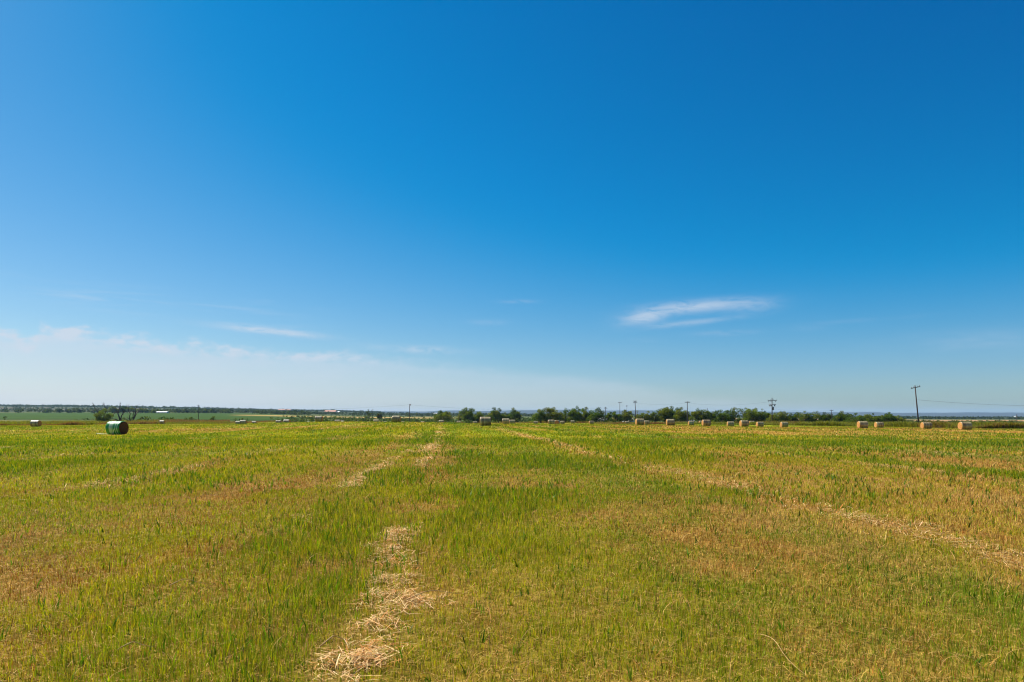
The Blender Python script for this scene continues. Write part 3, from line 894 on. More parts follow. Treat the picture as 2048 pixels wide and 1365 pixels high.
def make_tree(name, pxc, width_px, top, d, label, seed, base_py=None, kind='full', lean=0.0, tint=None, group='trees along the far side of the field'):
    rs = np.random.default_rng(seed)
    x = at(pxc, d); z0 = gz(x, d)
    H = EYE + (HY - top + 1.2) / F * d - z0
    W = 1.48 * width_px / F * d
    root = empty(name, (x, d, z0 - .1))
    # limbs
    bm = bmesh.new()
    n_l = rs.integers(3, 6)
    centers, radii, cols = [], [], []
    tc = rs.integers(0, len(LEAFY))
    stems = 1 if kind != 'multi' else 2
    fork = H * rs.uniform(.16, .26)
    tr = .035 * H * rs.uniform(.8, 1.2) + .04
    tube(bm, [(0, 0, 0), (.03 * H * rs.normal(), .02 * H, fork * .55), (lean * H * .12, 0, fork)], [tr * 1.25, tr, tr * .9], 7)
    for k in range(n_l):
        az = 2 * math.pi * k / n_l + rs.uniform(-.4, .4)
        ex = math.cos(az) * W * rs.uniform(.18, .36) + lean * W * .25
        ey = math.sin(az) * W * .28
        ez = H * rs.uniform(.52, .82)
        p0 = Vector((lean * H * .12, 0, fork)); p2 = Vector((ex, ey, ez))
        p1 = p0.lerp(p2, .5) + Vector((ex * .22, ey * .2, -.02 * H)) + Vector(rs.normal(size=3)) * .03 * H
        tube(bm, [p0, p1, p2], [tr * .7, tr * .42, tr * .16], 5)
        for q in range(2):
            t = rs.uniform(.45, .9); b0 = p0.lerp(p2, t)
            e = b0 + Vector((rs.normal() * .14 * W, rs.normal() * .12 * W, rs.uniform(.02, .16) * H))
            tube(bm, [b0, e], [tr * .28, tr * .08], 4)
            centers.append(np.array(e)); radii.append(rs.uniform(.10, .17) * min(W, H * 1.2))
        centers.append(np.array(p2)); radii.append(rs.uniform(.14, .21) * min(W, H * 1.2))
    # the topmost clump decides the outline
    topx = lean * W * .3 + rs.normal() * .08 * W
    rt = rs.uniform(.12, .17) * min(W, H)
    centers.append(np.array([topx, 0, H - rt * .8])); radii.append(rt)
    tube(bm, [(lean * H * .12, 0, fork), (topx * .6, .02 * H, H * .6), (topx, 0, H - rt)], [tr * .6, tr * .35, tr * .12], 5)
    n_fill = {'full': 24, 'multi': 24, 'thin': 10, 'wide': 30}[kind]
    for k in range(n_fill):
        az = rs.uniform(0, 6.28); rr = math.sqrt(rs.random()) * .47
        px_ = math.cos(az) * W * rr; e = 1 - abs(px_) / (W * .5)
        zz = H * (rs.uniform(.08, .28) + (.55 if kind != 'thin' else .5) * rs.random() * (.35 + .65 * e))
        centers.append(np.array([px_ + lean * W * .2 * zz / H, math.sin(az) * W * .35 * rr * 2, zz])); radii.append(rs.uniform(.13, .22) * min(W, H * 1.1))
    for _ in centers:
        c = LEAFY[(tc + (0 if rs.random() < .6 else rs.integers(0, 4))) % 4] * rs.uniform(.75, 1.25)
        if tint is not None: c = c * .5 + np.array(tint) * .5
        cols.append(c)
    sz = d / F * 1.05
    r = leaf_cloud(centers, radii, {'thin': .8, 'full': 1.45, 'multi': 1.4, 'wide': 1.4}[kind], sz * .58 + .05, cols, rs)
    me = np_mesh('crown', r[0], r[1], r[2], r[3], r[4])
    mesh_obj('crown', me, M_LEAF, root)
    bm_obj('trunk', bm, M_BARK, root, True)
    return tag(root, label, 'tree', group)

TREES = [
    # px, width, top, depth, kind, lean, label
    (884, 26, 821.5, 430, 'full', .2, 'rounded lone tree, first leafy tree right of the middle pole'),
    (920, 13, 822, 425, 'thin', 0, 'half-bare thin tree standing left of a spired tree'),
    (936, 22, 815.5, 420, 'full', 0, 'yellowish tree with a spired top left of the big central bale'),
    (957, 22, 824, 430, 'wide', 0, 'low broad dark tree behind the big central bale'),
    (978, 16, 826, 440, 'full', 0, 'low bushy tree directly right of the big central bale'),
    (997, 20, 815, 415, 'full', -.7, 'tall tree with its crown leaning left above the two side by side bales'),
    (1012, 12, 825, 420, 'thin', 0, 'small sparse tree between the left-leaning tree and the notched tree'),
    (1028, 20, 816, 420, 'full', .1, 'narrow tree with a notched top and a side branch to the right'),
    (1037, 9, 824, 425, 'thin', .5, 'thin side tree on the right edge of the notched tree'),
    (1082, 32, 818.5, 345, 'wide', 0, 'rounded tree at the left end of the long left tree row'),
    (1107, 28, 815, 345, 'full', 0, 'dense tree behind the end-on bale in the left tree row'),
    (1131, 22, 816.5, 350, 'thin', .1, 'sparse grey-green tree in the middle of the left tree row'),
    (1150, 20, 813, 345, 'full', 0, 'tallest tree of the left tree row, right of the sparse one'),
    (1170, 22, 814.5, 350, 'full', .1, 'bushy tree second from the right end of the left tree row'),
    (1191, 23, 815, 340, 'full', .4, 'tree with an overhanging crown at the right end of the left tree row'),
    (1218, 12, 826, 350, 'full', 0, 'short bush-like tree just right of the small double-arm pole'),
    (1232, 18, 823, 340, 'full', -.1, 'low tree left of the tee-shaped pole with hidden foot'),
    (1249, 19, 820, 340, 'full', .3, 'tree hiding the foot of the tee-shaped pole'),
    (1262, 11, 823, 345, 'thin', 0, 'thin airy tree left of the leaning two-arm pole'),
    (1279, 18, 821, 335, 'thin', .2, 'sparse tree right behind the leaning two-arm pole'),
    (1296, 17, 822, 335, 'full', 0, 'small round tree between the leaning pole and the dense clump'),
    (1311, 20, 820, 335, 'thin', 0, 'open tree at the left edge of the dense clump by the single-arm pole'),
    (1329, 26, 814.5, 335, 'full', 0, 'dense dark tree behind the large orange-ended bale'),
    (1344, 20, 812.5, 335, 'full', .1, 'tallest tree of the clump left of the single-arm pole'),
    (1362, 24, 815, 330, 'full', 0, 'tree standing directly left of the single-arm pole'),
    (1398, 26, 817, 325, 'full', -.1, 'round-topped tree right of the single-arm pole'),
    (1419, 22, 822, 325, 'full', 0, 'low dark tree beside the stub pole'),
    (1443, 30, 819.5, 320, 'wide', 0, 'broad dome-shaped dark tree right of the stub pole'),
    (1467, 20, 814.5, 320, 'thin', .2, 'airy tree with a looping crown showing sky through it'),
    (1487, 16, 815.5, 320, 'thin', .6, 'tree whose single tufted limb leans right beside the looping crown'),
    (1507, 28, 816.5, 315, 'wide', 0, 'big dense tree left of the transformer pole'),
    (1522, 13, 818, 318, 'thin', .2, 'slim tree on the right shoulder of the big dense tree'),
    (1533, 16, 825, 315, 'full', 0, 'low tree immediately left of the transformer pole'),
    (1556, 32, 822.5, 310, 'wide', 0, 'wide low tree immediately right of the transformer pole'),
    (1568, 12, 823, 315, 'thin', .1, 'thin upright tree poking above the wide low tree'),
    (1583, 16, 827, 310, 'full', 0, 'short rounded tree in the dip right of the wide low tree'),
    (1597, 16, 824, 310, 'thin', -.2, 'small flat-topped airy tree before the dark upright tree'),
    (1609, 14, 822, 305, 'full', 0, 'dark upright tree with a narrow crown midway in the right row'),
    (1621, 15, 829, 305, 'full', 0, 'lowest round bush-like tree of the right row'),
    (1633, 20, 823, 305, 'thin', -.1, 'umbrella-topped open tree left of the slender pole'),
    (1651, 20, 825, 305, 'full', 0, 'bushy tree left against the slender pole'),
    (1682, 25, 822, 300, 'full', .3, 'leafy tree with a tall right lobe right of the slender pole'),
    (1712, 34, 826, 295, 'wide', 0, 'broad low tree above the left of the two big right bales'),
    (1745, 25, 827, 290, 'full', 0, 'rounded tree between the two big right bales'),
    (1762, 16, 831, 290, 'full', 0, 'low filler tree above the right of the two big right bales'),
    (1778, 20, 825, 285, 'full', -.1, 'peaked tree near the right end of the right row'),
    (1794, 22, 831.5, 285, 'full', .1, 'low tree closing the right end of the right row'),
]
for i, (px_, w, top, d, kind, lean, lab) in enumerate(TREES):
    make_tree('tree', px_, w, top, d, lab, 100 + i, kind=kind, lean=lean)
make_tree('tree', 734, 11, 820, 640, 'far dark leaning tree rising alone above the valley', 301, kind='thin', lean=.6, tint=(.05, .055, .03), group='lone trees in the valley')
make_tree('tree', 759, 9, 825, 640, 'far dark round tree low in the valley left of the middle pole', 302, kind='full', tint=(.045, .05, .03), group='lone trees in the valley')
for i, (px_, w, top, lab) in enumerate(((226, 14, 812.5, 'distant bluish tree directly behind the green bush'), (246, 12, 813, 'distant dark tree behind the middle dead tree'),
                             (262, 14, 813.5, 'distant dark tree behind the rightmost dead tree'), (281, 9, 817, 'distant small round tree right of the dead trees'),
                             (291, 9, 817.5, 'distant cone-shaped tree left of the long white barn'), (308, 8, 820, 'distant low tree touching the left end of the long white barn'))):
    make_tree('tree', px_, w, top, 1250, lab, 320 + i, kind='full', group='distant trees beyond the green crop')

# green bush and dead trees on the left
def bush(pxc, wpx, top, d, label, seed, tint, name='bush', group=None, cat='bush', squash=.9):
    rs = np.random.default_rng(seed)
    x = at(pxc, d); z0 = gz(x, d)
    H = EYE + (HY - top) / F * d - z0; W = 1.25 * wpx / F * d
    root = empty(name, (x, d, z0 - .1))
    n = 16
    cs, rd, cl = [], [], []
    for k in range(n):
        a = rs.uniform(0, 6.28); rr = math.sqrt(rs.random()) * .36
        e = 1 - rr / .5
        cs.append(np.array([math.cos(a) * rr * W, math.sin(a) * rr * W * .8, H * (.15 + .62 * rs.random() * (.4 + .6 * e))])); rd.append(rs.uniform(.16, .24) * min(W, H)); cl.append(np.array(tint) * rs.uniform(.75, 1.25))
    cs.append(np.array([0, 0, H * .84])); rd.append(.16 * H); cl.append(np.array(tint) * 1.1)
    sz = d / F
    r = leaf_cloud(cs, rd, 2.0, sz * .55, cl, rs, squash)
    mesh_obj('foliage', np_mesh('foliage', r[0], r[1], r[2], r[3], r[4]), M_LEAF, root)
    bm = bmesh.new()
    for k in range(4):
        tube(bm, [(0, 0, 0), (rs.normal() * .1 * W, rs.normal() * .1 * W, H * .3), (rs.normal() * .2 * W, rs.normal() * .2 * W, H * .6)], [.05 * H ** .5, .035 * H ** .5, .015], 5)
    bm_obj('stem', bm, M_BARK, root, True)
    return tag(root, label, cat, group)
bush(209, 36, 815.5, 335, 'round olive-green bush growing among the dead trees', 401, (.125, .165, .018))
bush(198, 14, 829, 337, 'lower olive bush spilling left from the round bush', 402, (.11, .13, .02))
for i, (p_, w_, t_, d_, c_, lab) in enumerate((
        (570, 22, 841, 330, (.09, .15, .02), 'dark green weedy shrub between the two equal bales and the squat bale'),
        (1444, 26, 840.5, 262, (.16, .15, .035), 'rounded olive-brown weed mound under the dome-shaped tree'),
        (1473, 13, 841, 262, (.15, .12, .035), 'brown weed mound behind the tallest of three bales in a line'),
        (1604, 17, 843.5, 235, (.15, .085, .045), 'reddish-brown bush in the weeds below the dark upright tree'),
        (1672, 15, 844.5, 230, (.12, .10, .03), 'brownish bush in the weeds right of the slender pole'),
        (1877, 18, 848, 160, (.15, .10, .03), 'brown tuft between the low bale and the far right bale'),
        (1836, 15, 846, 178, (.16, .17, .02), 'yellow-green bush around the foot of the leaning tall pole'),
        (1902, 14, 845, 200, (.06, .10, .02), 'dark green bush left behind the far right bale'),
        (2014, 22, 848, 165, (.17, .16, .03), 'straw-topped weed mound left of the lamp post'),
        (1560, 12, 842, 250, (.17, .14, .09), 'pale grey-brown brush heap behind the lone bale by the transformer pole'))):
    bush(p_, w_, t_, d_, lab, 420 + i, c_, group='bushes in the weedy field margin')

def dead_tree(pxc, d, spec, label, seed):
    """spec: limb polylines in photo pixels relative to the foot (dx, up), each grown with twigs"""
    rs = random.Random(seed)
    x = at(pxc, d); z0 = gz(x, d); k = d / F
    root = empty('dead_tree', (x, d, z0 - .1))
    bm = bmesh.new(); bt = bmesh.new()
    for pl, r0 in spec:
        pts = []; yo = rs.uniform(-1, 1)
        for i, (a, b) in enumerate(pl):
            pts.append(Vector((a * k, yo * i * .35, b * k)))
        n = len(pts)
        tube(bm, pts, [max(.05, r0 * (1 - .8 * i / (n - 1))) for i in range(n)], 6)
        for i in range(1, n):
            for q in range(3):
                p0 = pts[i - 1].lerp(pts[i], rs.random())
                dr = (pts[i] - pts[i - 1]).normalized()
                e = p0 + (dr * rs.uniform(.5, 1.2) + Vector((rs.uniform(-1, 1), rs.uniform(-1, 1), rs.uniform(-.2, .9)))) * rs.uniform(.5, 1.3)
                tube(bt, [p0, p0.lerp(e, .5) + Vector((rs.uniform(-.1, .1), 0, .1)), e], [.06, .05, .03], 4)
    bm_obj('trunk', bm, M_DEAD, root, True)
    bm_obj('twigs', bt, M_DEAD, root)
    return tag(root, label, 'dead tree', 'dead trees behind the green bale')
dead_tree(206, 345, [([(0, 0), (-6, 8), (-9, 20), (-14, 27), (-19, 38)], .35), ([(0, 0), (-9, 9), (-17, 15), (-23, 23)], .28), ([(0, 0), (3, 14), (6, 25), (1, 32), (-1, 36)], .3), ([(3, 14), (8, 26), (10, 33)], .2)],
          'bare dead tree whose thin branches rise left of the olive bush', 1)
dead_tree(241, 342, [([(0, 0), (-3, 9), (-7, 18), (-4, 27), (-3, 38)], .42), ([(0, 0), (-9, 5), (-16, 6), (-12, 15), (-6, 21)], .34), ([(0, 0), (3, 12), (8, 19), (4, 28), (3, 33)], .3), ([(-7, 18), (-11, 27)], .18), ([(4, 14), (11, 26), (13, 32)], .18)],
          'middle dead tree with a twisted forked trunk behind the green bale', 2)
dead_tree(264, 340, [([(0, 0), (5, 8), (8, 18), (9, 27), (11, 32)], .42), ([(0, 0), (-5, 6), (-2, 16), (-5, 24), (-4, 31)], .3), ([(5, 8), (11, 20), (14, 28)], .24), ([(0, 0), (-8, 3), (-14, 8)], .3), ([(2, 7), (3, 20), (1, 30)], .22)],
          'rightmost dead tree with upright comb-like branches behind the green bale', 3)

# ------------------------------------------------------------------ far woods, scrub, weeds
def bush_mass(name, pts, hgt, wid, tones, per, label, cat):
    n = len(pts)
    x, y = pts[:, 0], pts[:, 1]
    z = ground_z(x, y)
    N_ = n * per
    c = np.repeat(np.stack([x, y, z], 1), per, 0)
    hh = np.repeat(hgt, per); ww = np.repeat(wid, per)
    d = rng.normal(size=(N_, 3)); d /= np.linalg.norm(d, axis=1)[:, None]
    rad = (.35 + .65 * rng.random(N_))
    p = c + d * rad[:, None] * np.stack([ww / 2, ww / 2, hh * .5], 1); p[:, 2] += hh * .48
    a = rng.normal(size=(N_, 3)); a /= np.linalg.norm(a, axis=1)[:, None]
    b = np.cross(a, rng.normal(size=(N_, 3))); b /= np.linalg.norm(b, axis=1)[:, None]
    s = (np.minimum(ww, hh * 1.4) * .22 * (.6 + .8 * rng.random(N_)))[:, None]
    V = np.stack([p - a * s, p - b * s * .7, p + a * s, p + b * s * .7], 1).reshape(-1, 3)
    t = np.repeat(tones, per, 0) * (.7 + .6 * rng.random((N_, 1)))
    me = np_mesh(name, V, np.arange(N_ * 4), np.arange(N_) * 4, np.full(N_, 4), np.repeat(t, 4, 0))
    o = mesh_obj(name, me, M_LEAF)
    return tag(o, label, cat, kind='stuff')

def sample(px0, px1, d0, d1, n):
    d = np.exp(rng.uniform(math.log(d0), math.log(d1), n)); px = rng.uniform(px0, px1, n)
    return np.stack([(px - CX) / F * d, d], 1), px

# scrub over the valley floor
P, px_ = sample(-250, 2300, 400, 1350, 9000)
nz = fbm(P[:, 0] / 40, P[:, 1] / 90, 201, 3)
crop = (px_ < 560 + (nz - .5) * 260) & (P[:, 1] > 410)
gold = (np.abs(P[:, 1] - 985 - (px_ - 640) * .25) < 110) & (px_ > 470) & (px_ < 1080)
redp = (P[:, 1] > 690) & (px_ > 1150)
k = (~crop) & (~gold) & (~redp) & (nz > .40)
P, px_ = P[k], px_[k]; n = len(P)
tn = mix(np.array([.045, .085, .02]) * np.ones((n, 3)), np.array([.09, .11, .03]) * np.ones((n, 3)), rng.random(n))
bush_mass('scrub', P, rng.uniform(.8, 2.4, n), rng.uniform(1.5, 5, n), tn, 16, 'green scrub covering the valley floor beyond the field', 'scrub')
# the tree belt behind the crop and the wooded hills
P1, q1 = sample(-300, 620, 1330, 1480, 900)
nz = fbm(P1[:, 0] / 60, P1[:, 1] * 0, 205, 3)
P1 = P1[(nz > .36)]
P2, q2 = sample(-300, 2350, 1500, 4400, 9000)
nz = fbm(P2[:, 0] / 130, P2[:, 1] / 330, 207, 4)
P2 = P2[(nz > .44)]
P3, q3 = sample(-300, 760, 2950, 3450, 1800)
h1 = rng.uniform(3.5, 9, len(P1)); h2 = rng.uniform(2, 7, len(P2)); h3 = rng.uniform(3, 11, len(P3))
PP = np.concatenate([P1, P2, P3]); hh = np.concatenate([h1, h2, h3]); n = len(PP)
tn = mix(np.array([.032, .055, .016]) * np.ones((n, 3)), np.array([.06, .08, .028]) * np.ones((n, 3)), rng.random(n))
bush_mass('distant_woodland', PP, hh, hh * rng.uniform(1.0, 2.2, n), tn, 14, 'dark woodland belts and wooded hills on the horizon', 'woodland')

# weeds in the margin of the field
def weeds():
    bn = Bunch()
    for px0, px1, n, hmin, hmax, depth in ((-250, 460, 80000, .35, 1.2, 130), (430, 1100, 24000, .2, .9, 60), (1000, 1560, 60000, .4, 1.2, 75), (1500, 2350, 120000, .6, 1.7, 85)):
        px = rng.uniform(px0, px1, n); e = np.interp(px, EDGE_PX, EDGE_Y)
        d = e + depth * rng.random(n) ** 2.0 + 1
        x = (px - CX) / F * d
        nz = fbm(x / 6, d / 9, 221, 3); nb = fbm(x / 14, d / 12, 223, 3)
        k = nz > .34
        x, d, nz, nb, px = x[k], d[k], nz[k], nb[k], px[k]; m = len(x)
        h = (hmin + (hmax - hmin) * sstep(.35, .75, nz)) * (.5 + .7 * rng.random(m))
        base = np.stack([x, d, ground_z(x, d) - .03], 1)
        c = mix(np.array([.26, .25, .015]) * np.ones((m, 3)), np.array([.11, .14, .015]) * np.ones((m, 3)), rng.random(m))
        brown = sstep(.46, .62, nb + (rng.random(m) - .5) * .25)
        brown = np.clip(brown + np.interp(px, [0, 250, 340, 560, 640, 1000, 1400, 1700], [-.9, -.4, .75, .75, 0, -.2, -.3, -.35]) * (d > np.interp(px, EDGE_PX, EDGE_Y) + 8), 0, 1)
        c = mix(c, mix(np.array([.25, .13, .045]) * np.ones((m, 3)), np.array([.16, .095, .03]) * np.ones((m, 3)), rng.random(m)), brown)
        bn.add(ribbons('', base, h, .10 + .16 * rng.random(m), rng.random(m) * 6.28, rng.random(m) * 6.28, .1 + .6 * rng.random(m), jitter(c, .3), 2, None, .3))
    o = bn.build('weeds', M_GRASS)
    tag(o, 'tall olive, yellow and brown weeds along the far margin of the field', 'weeds', kind='stuff')
weeds()

# ------------------------------------------------------------------ power poles and lines
M_POLE = simple_material('weathered_pole_wood', (.045, .032, .028), (.085, .06, .05), 3, (1, 1, .15), .85, .15)
M_POLEG = simple_material('grey_pole_wood', (.10, .095, .09), (.16, .15, .145), 3, (1, 1, .15), .85, .15)
M_METAL = simple_material('grey_metal', (.16, .17, .18), (.24, .25, .26), 3, (1, 1, 1), .45, .5, .6)
M_CERAM = simple_material('brown_insulator', (.09, .05, .04), (.14, .08, .06), 8, (1, 1, 1), .3, .6)
M_WHITE = simple_material('white_enamel', (.72, .74, .75), (.82, .83, .83), 4, (1, 1, 1), .4, .5)
M_WIRE = simple_material('power_wire', (.06, .06, .065), (.10, .10, .105), 3, (1, 1, 1), .5, .4, .5)

def pole(px_, d, top, label, arms=(), lean=0.0, cans=False, transformer=False, brace=False, r=.15, grey=False, lamp=False, ins=True, arm_tilt=0.0, side_unit=False, foot=None):
    x = at(px_, d); z0 = gz(x, d)
    H = EYE + (HY - top) / F * d - z0
    root = empty('utility_pole', (x, d, z0 - .2))
    if lean: root.rotation_euler = (0, math.atan2(lean, H * F / d), 0)
    mw = M_POLEG if grey else M_POLE
    bm = bmesh.new(); tube(bm, [(0, 0, 0), (0, 0, H * .5), (0, 0, H + .2)], [r * 1.15, r, r * .75], 9)
    bm_obj('pole', bm, mw, root, True)
    k = d / F
    for below, width in arms:
        za = H + .2 - below * k; w = width * k
        bm = bmesh.new(); rt = Matrix.Rotation(arm_tilt, 3, 'Y')
        box(bm, (0, -r * .85 - .06, za), (w, .13, .17), rt)
        arm = bm_obj('crossarm', bm, mw, root)
        if ins:
            for s in (-.46, -.2, .2, .46) if width > 7 else (-.44, .44):
                bm = bmesh.new()
                p = rt @ Vector((s * w, 0, 0)) + Vector((0, -r * .85 - .06, za))
                tube(bm, [p + Vector((0, 0, .08)), p + Vector((0, 0, .2)), p + Vector((0, 0, .24)), p + Vector((0, 0, .40))], [.03, .03, .09, .06], 7)
                bm_obj('insulator', bm, M_CERAM, arm, True)
        if brace:
            bm = bmesh.new()
            for s in (-1, 1):
                tube(bm, [(0, -r - .1, za + .55), (s * w * .12, -r - .1, za + .5), (s * w * .22, -r - .1, za + .08)], .05, 5)
            bm_obj('brace', bm, M_METAL, root, True)
            brace = False
    if cans:
        za = H + .2 - 14.5 * k
        for s in (-.95, -.38, .85):
            bm = bmesh.new(); q = Vector((s, -.32, za - .15))
            tube(bm, [q + Vector((0, 0, -.36)), q + Vector((0, 0, -.34)), q + Vector((0, 0, .3)), q + Vector((0, 0, .38)), q + Vector((0, 0, .5))], [.18, .22, .22, .12, .05], 10)
            bm_obj('cutout_can', bm, M_METAL, root, True)
        for s in (-1.35, -.5, 1.25):       # hanging insulators under the upper arm
            bm = bmesh.new(); q = Vector((s, -.22, H + .2 - 5.8 * k - .1))
            tube(bm, [q, q + Vector((0, 0, -.15)), q + Vector((0, 0, -.18)), q + Vector((0, 0, -.42))], [.05, .06, .13, .08], 8)
            bm_obj('insulator', bm, M_CERAM, root, True)
    if transformer:
        za = H + .2 - 21.5 * k
        bm = bmesh.new(); q = Vector((.42, -.1, za))
        tube(bm, [q + Vector((0, 0, -.62)), q + Vector((0, 0, -.58)), q + Vector((0, 0, .5)), q + Vector((0, 0, .58)), q + Vector((0, 0, .62))], [.24, .30, .30, .22, .05], 12)
        t_ = bm_obj('transformer', bm, M_METAL, root, True)
        bm = bmesh.new(); tube(bm, [q + Vector((-.1, 0, .6)), q + Vector((-.1, 0, .85))], [.06, .04], 7); bm_obj('bushing', bm, M_CERAM, t_, True)
    if side_unit:
        bm = bmesh.new(); q = Vector((.5, -.1, H - .2))
        tube(bm, [(r * .5, -.05, H - .15), (.5, -.1, H - .15)], .06, 5)
        tube(bm, [q + Vector((0, 0, -.4)), q + Vector((0, 0, .2)), q + Vector((.25, 0, .45))], [.14, .2, .05], 8)
        bm_obj('insulator', bm, M_CERAM, root, True)
    if lamp:
        bm = bmesh.new(); tube(bm, [(0, 0, H - .55), (-.3, -.1, H - .45), (-.6, -.15, H - .5)], .035, 6); a_ = bm_obj('lamp_arm', bm, M_METAL, root, True)
        bm = bmesh.new(); tube(bm, [(-.55, -.15, H - .42), (-.65, -.15, H - .50), (-.7, -.15, H - .62), (-.72, -.15, H - .74)], [.08, .2, .34, .36], 12); bm_obj('lamp_head', bm, M_WHITE, a_, True)
    return tag(root, label, 'utility pole', 'utility poles beyond the field'), H

pole(397, 400, 810, 'lone utility pole on the left between the white barn and the bales', arms=((2.2, 5),))
pole(819.3, 345, 808.5, 'tall middle pole with a small unit on the right of its top', side_unit=True, r=.17)
pole(745.5, 780, 818.5, 'far thin pole in the valley left of the middle pole', arms=((1.2, 3),), ins=False, r=.18)
pole(770, 900, 821, 'farthest tiny pole in the valley, right of the far dark trees', arms=((1.2, 2.4),), ins=False, r=.18)
pole(1211, 400, 814.5, 'small double-arm pole between the two tree rows', arms=((1.2, 3.4), (3.6, 6.5)), r=.16)
pole(1239.6, 360, 804.8, 'tee-shaped pole rising from behind the low trees', arms=((1.0, 7.5),), grey=True)
pole(1253.6, 380, 811, 'thin post with a knob-like top between two crossarm poles', r=.08, side_unit=False, grey=True)
pole(1272, 300, 801.2, 'slightly leaning pole with two crossarms above a large bale', arms=((2.0, 6), (4.8, 8)), lean=-2, r=.16)
pole(1374.6, 290, 803, 'single-arm pole standing free between two tree clumps', arms=((2.2, 10.5),), grey=True, r=.17)
pole(1414.5, 330, 817, 'stub pole top poking out of the low dark tree')
pole(1544, 262, 796, 'transformer pole with two crossarms, cans and a grey tank', arms=((5.6, 18), (14, 14)), cans=True, transformer=True, brace=True, r=.17)
pole(1662.7, 285, 819.8, 'slender crossarm pole in front of the right trees', arms=((1.8, 7),), r=.12)
pole(1838, 178, 771, 'tall dark pole leaning left on the far right', arms=((4.2, 18.5),), lean=-8.2, r=.16, arm_tilt=R(-6.5))
pole(2033.4, 230, 829, 'short lamp post with a white lamp near the right edge', lamp=True, r=.10)
# knob for the thin post
kx = at(1253.6, 380); kz = EYE + (HY - 812) / F * 380
o = bpy.data.objects['utility_pole.006']
bm = bmesh.new(); zz = kz - o.location.z
tube(bm, [(0, 0, zz - .5), (0, 0, zz - .3), (0, 0, zz + .2), (0, 0, zz + .4)], [.08, .28, .28, .06], 9); bm_obj('knob', bm, M_METAL, o, True)

def wire(a, b, sag, label, r=.018):
    A = Vector(a); B = Vector(b); pts = []
    for k in range(25):
        t = k / 24; p = A.lerp(B, t); p.z -= sag * 4 * t * (1 - t); pts.append(p - A)
    bm = bmesh.new(); tube(bm, pts, r, 5)
    o = bm_obj('power_line', bm, M_WIRE, smooth=True); o.location = A
    return tag(o, label, 'power line', 'power lines strung between the poles')
def pp(px_, py_, d): return (at(px_, d), d, EYE + (HY - py_) / F * d)
wire(pp(1834.5, 800, 178), pp(2160, 812, 172), .55, 'single sagging wire from the leaning pole to the right edge', .02)
wire(pp(819.5, 810, 345), pp(397, 812.5, 400), 2.2, 'faint wire sagging left from the middle pole to the lone left pole', .022)
wire(pp(819.5, 810, 345), pp(1211, 816, 400), 2.0, 'faint wire sagging right from the middle pole over the trees', .022)
wire(pp(1374.6, 806, 290), pp(1544, 803, 262), 1.2, 'faint wire between the single-arm pole and the transformer pole', .014)
wire(pp(1544, 818, 262), pp(1662.7, 821.5, 285), .5, 'faint low wire between the transformer pole and the slender pole', .016)
wire(pp(1272, 806, 300), pp(1374.6, 806, 290), .8, 'faint wire between the leaning two-arm pole and the single-arm pole', .014)

# ------------------------------------------------------------------ far buildings
M_WALLW = simple_material('white_sheet_wall', (.46, .45, .42), (.55, .54, .51), 1, (1, 1, 1), .6, .3)
M_WALLT = simple_material('tan_wall', (.48, .36, .28), (.56, .43, .34), 1, (1, 1, 1), .8, .2)
M_ROOFW = simple_material('pale_metal_roof', (.72, .73, .72), (.82, .82, .80), 1, (1, 1, 1), .5, .3)
M_ROOFR = simple_material('reddish_roof', (.48, .25, .18), (.58, .33, .25), 1, (1, 1, 1), .8, .2)
M_ROOFG = simple_material('grey_sheet_roof', (.20, .19, .19), (.30, .29, .28), 1, (1, 1, 1), .6, .3)
M_DARK = simple_material('dark_opening', (.02, .02, .025), (.04, .04, .045), 1, (1, 1, 1), .3, .5)
def building(pxl, pxr, d, wall_h, roof_h, depth, mw, mr, label, name='barn', cat='barn', sink=0.0, rz=0.0):
    xc = at((pxl + pxr) / 2, d); w = (pxr - pxl) / F * d
    root = empty(name, (xc, d + depth / 2, gz(xc, d) - sink), rz)
    bm = bmesh.new(); box(bm, (0, 0, wall_h / 2), (w, depth, wall_h)); bm_obj('wall', bm, mw, root)
    bm = bmesh.new()
    h = depth / 2 + .5
    prof = [(-h, wall_h - .1), (h, wall_h - .1), (h, wall_h + .08), (0, wall_h + roof_h), (-h, wall_h + .08)]
    va = [bm.verts.new((-w / 2 - .4, a, b)) for a, b in prof]; vb = [bm.verts.new((w / 2 + .4, a, b)) for a, b in prof]
    for i in range(5): bm.faces.new((va[i], va[(i + 1) % 5], vb[(i + 1) % 5], vb[i]))
    bm.faces.new(va[::-1]); bm.faces.new(vb)
    bmesh.ops.recalc_face_normals(bm, faces=bm.faces)
    bm_obj('roof', bm, mr, root)
    bm = bmesh.new(); box(bm, (-w * .22, -depth / 2 - .02, wall_h * .42), (min(3, w * .2), .08, wall_h * .8)); bm_obj('door', bm, M_DARK, root)
    for s in (.12, .32):
        bm = bmesh.new(); box(bm, (w * s, -depth / 2 - .02, wall_h * .6), (min(1.4, w * .1), .08, wall_h * .3)); bm_obj('window', bm, M_DARK, root)
    return tag(root, label, cat, 'buildings in the distance')
building(311.5, 333, 1285, 1.7, 1.6, 10, M_WALLW, M_ROOFW, 'long low white barn beyond the green crop on the left')
building(649, 671, 2150, 5, 4.5, 18, M_WALLT, M_ROOFR, 'large reddish-roofed barn on the wooded hill')
building(672, 679, 2180, 4, 2.5, 10, M_WALLW, M_ROOFW, 'small pale shed right beside the reddish-roofed barn', 'shed', 'shed')
building(556, 570, 2700, 4, 3.5, 14, M_WALLT, M_ROOFR, 'faint long reddish building on the far left hill')
building(573, 581, 2750, 4, 3, 12, M_WALLT, M_ROOFR, 'faint smaller reddish building right of the long one', 'house', 'house')
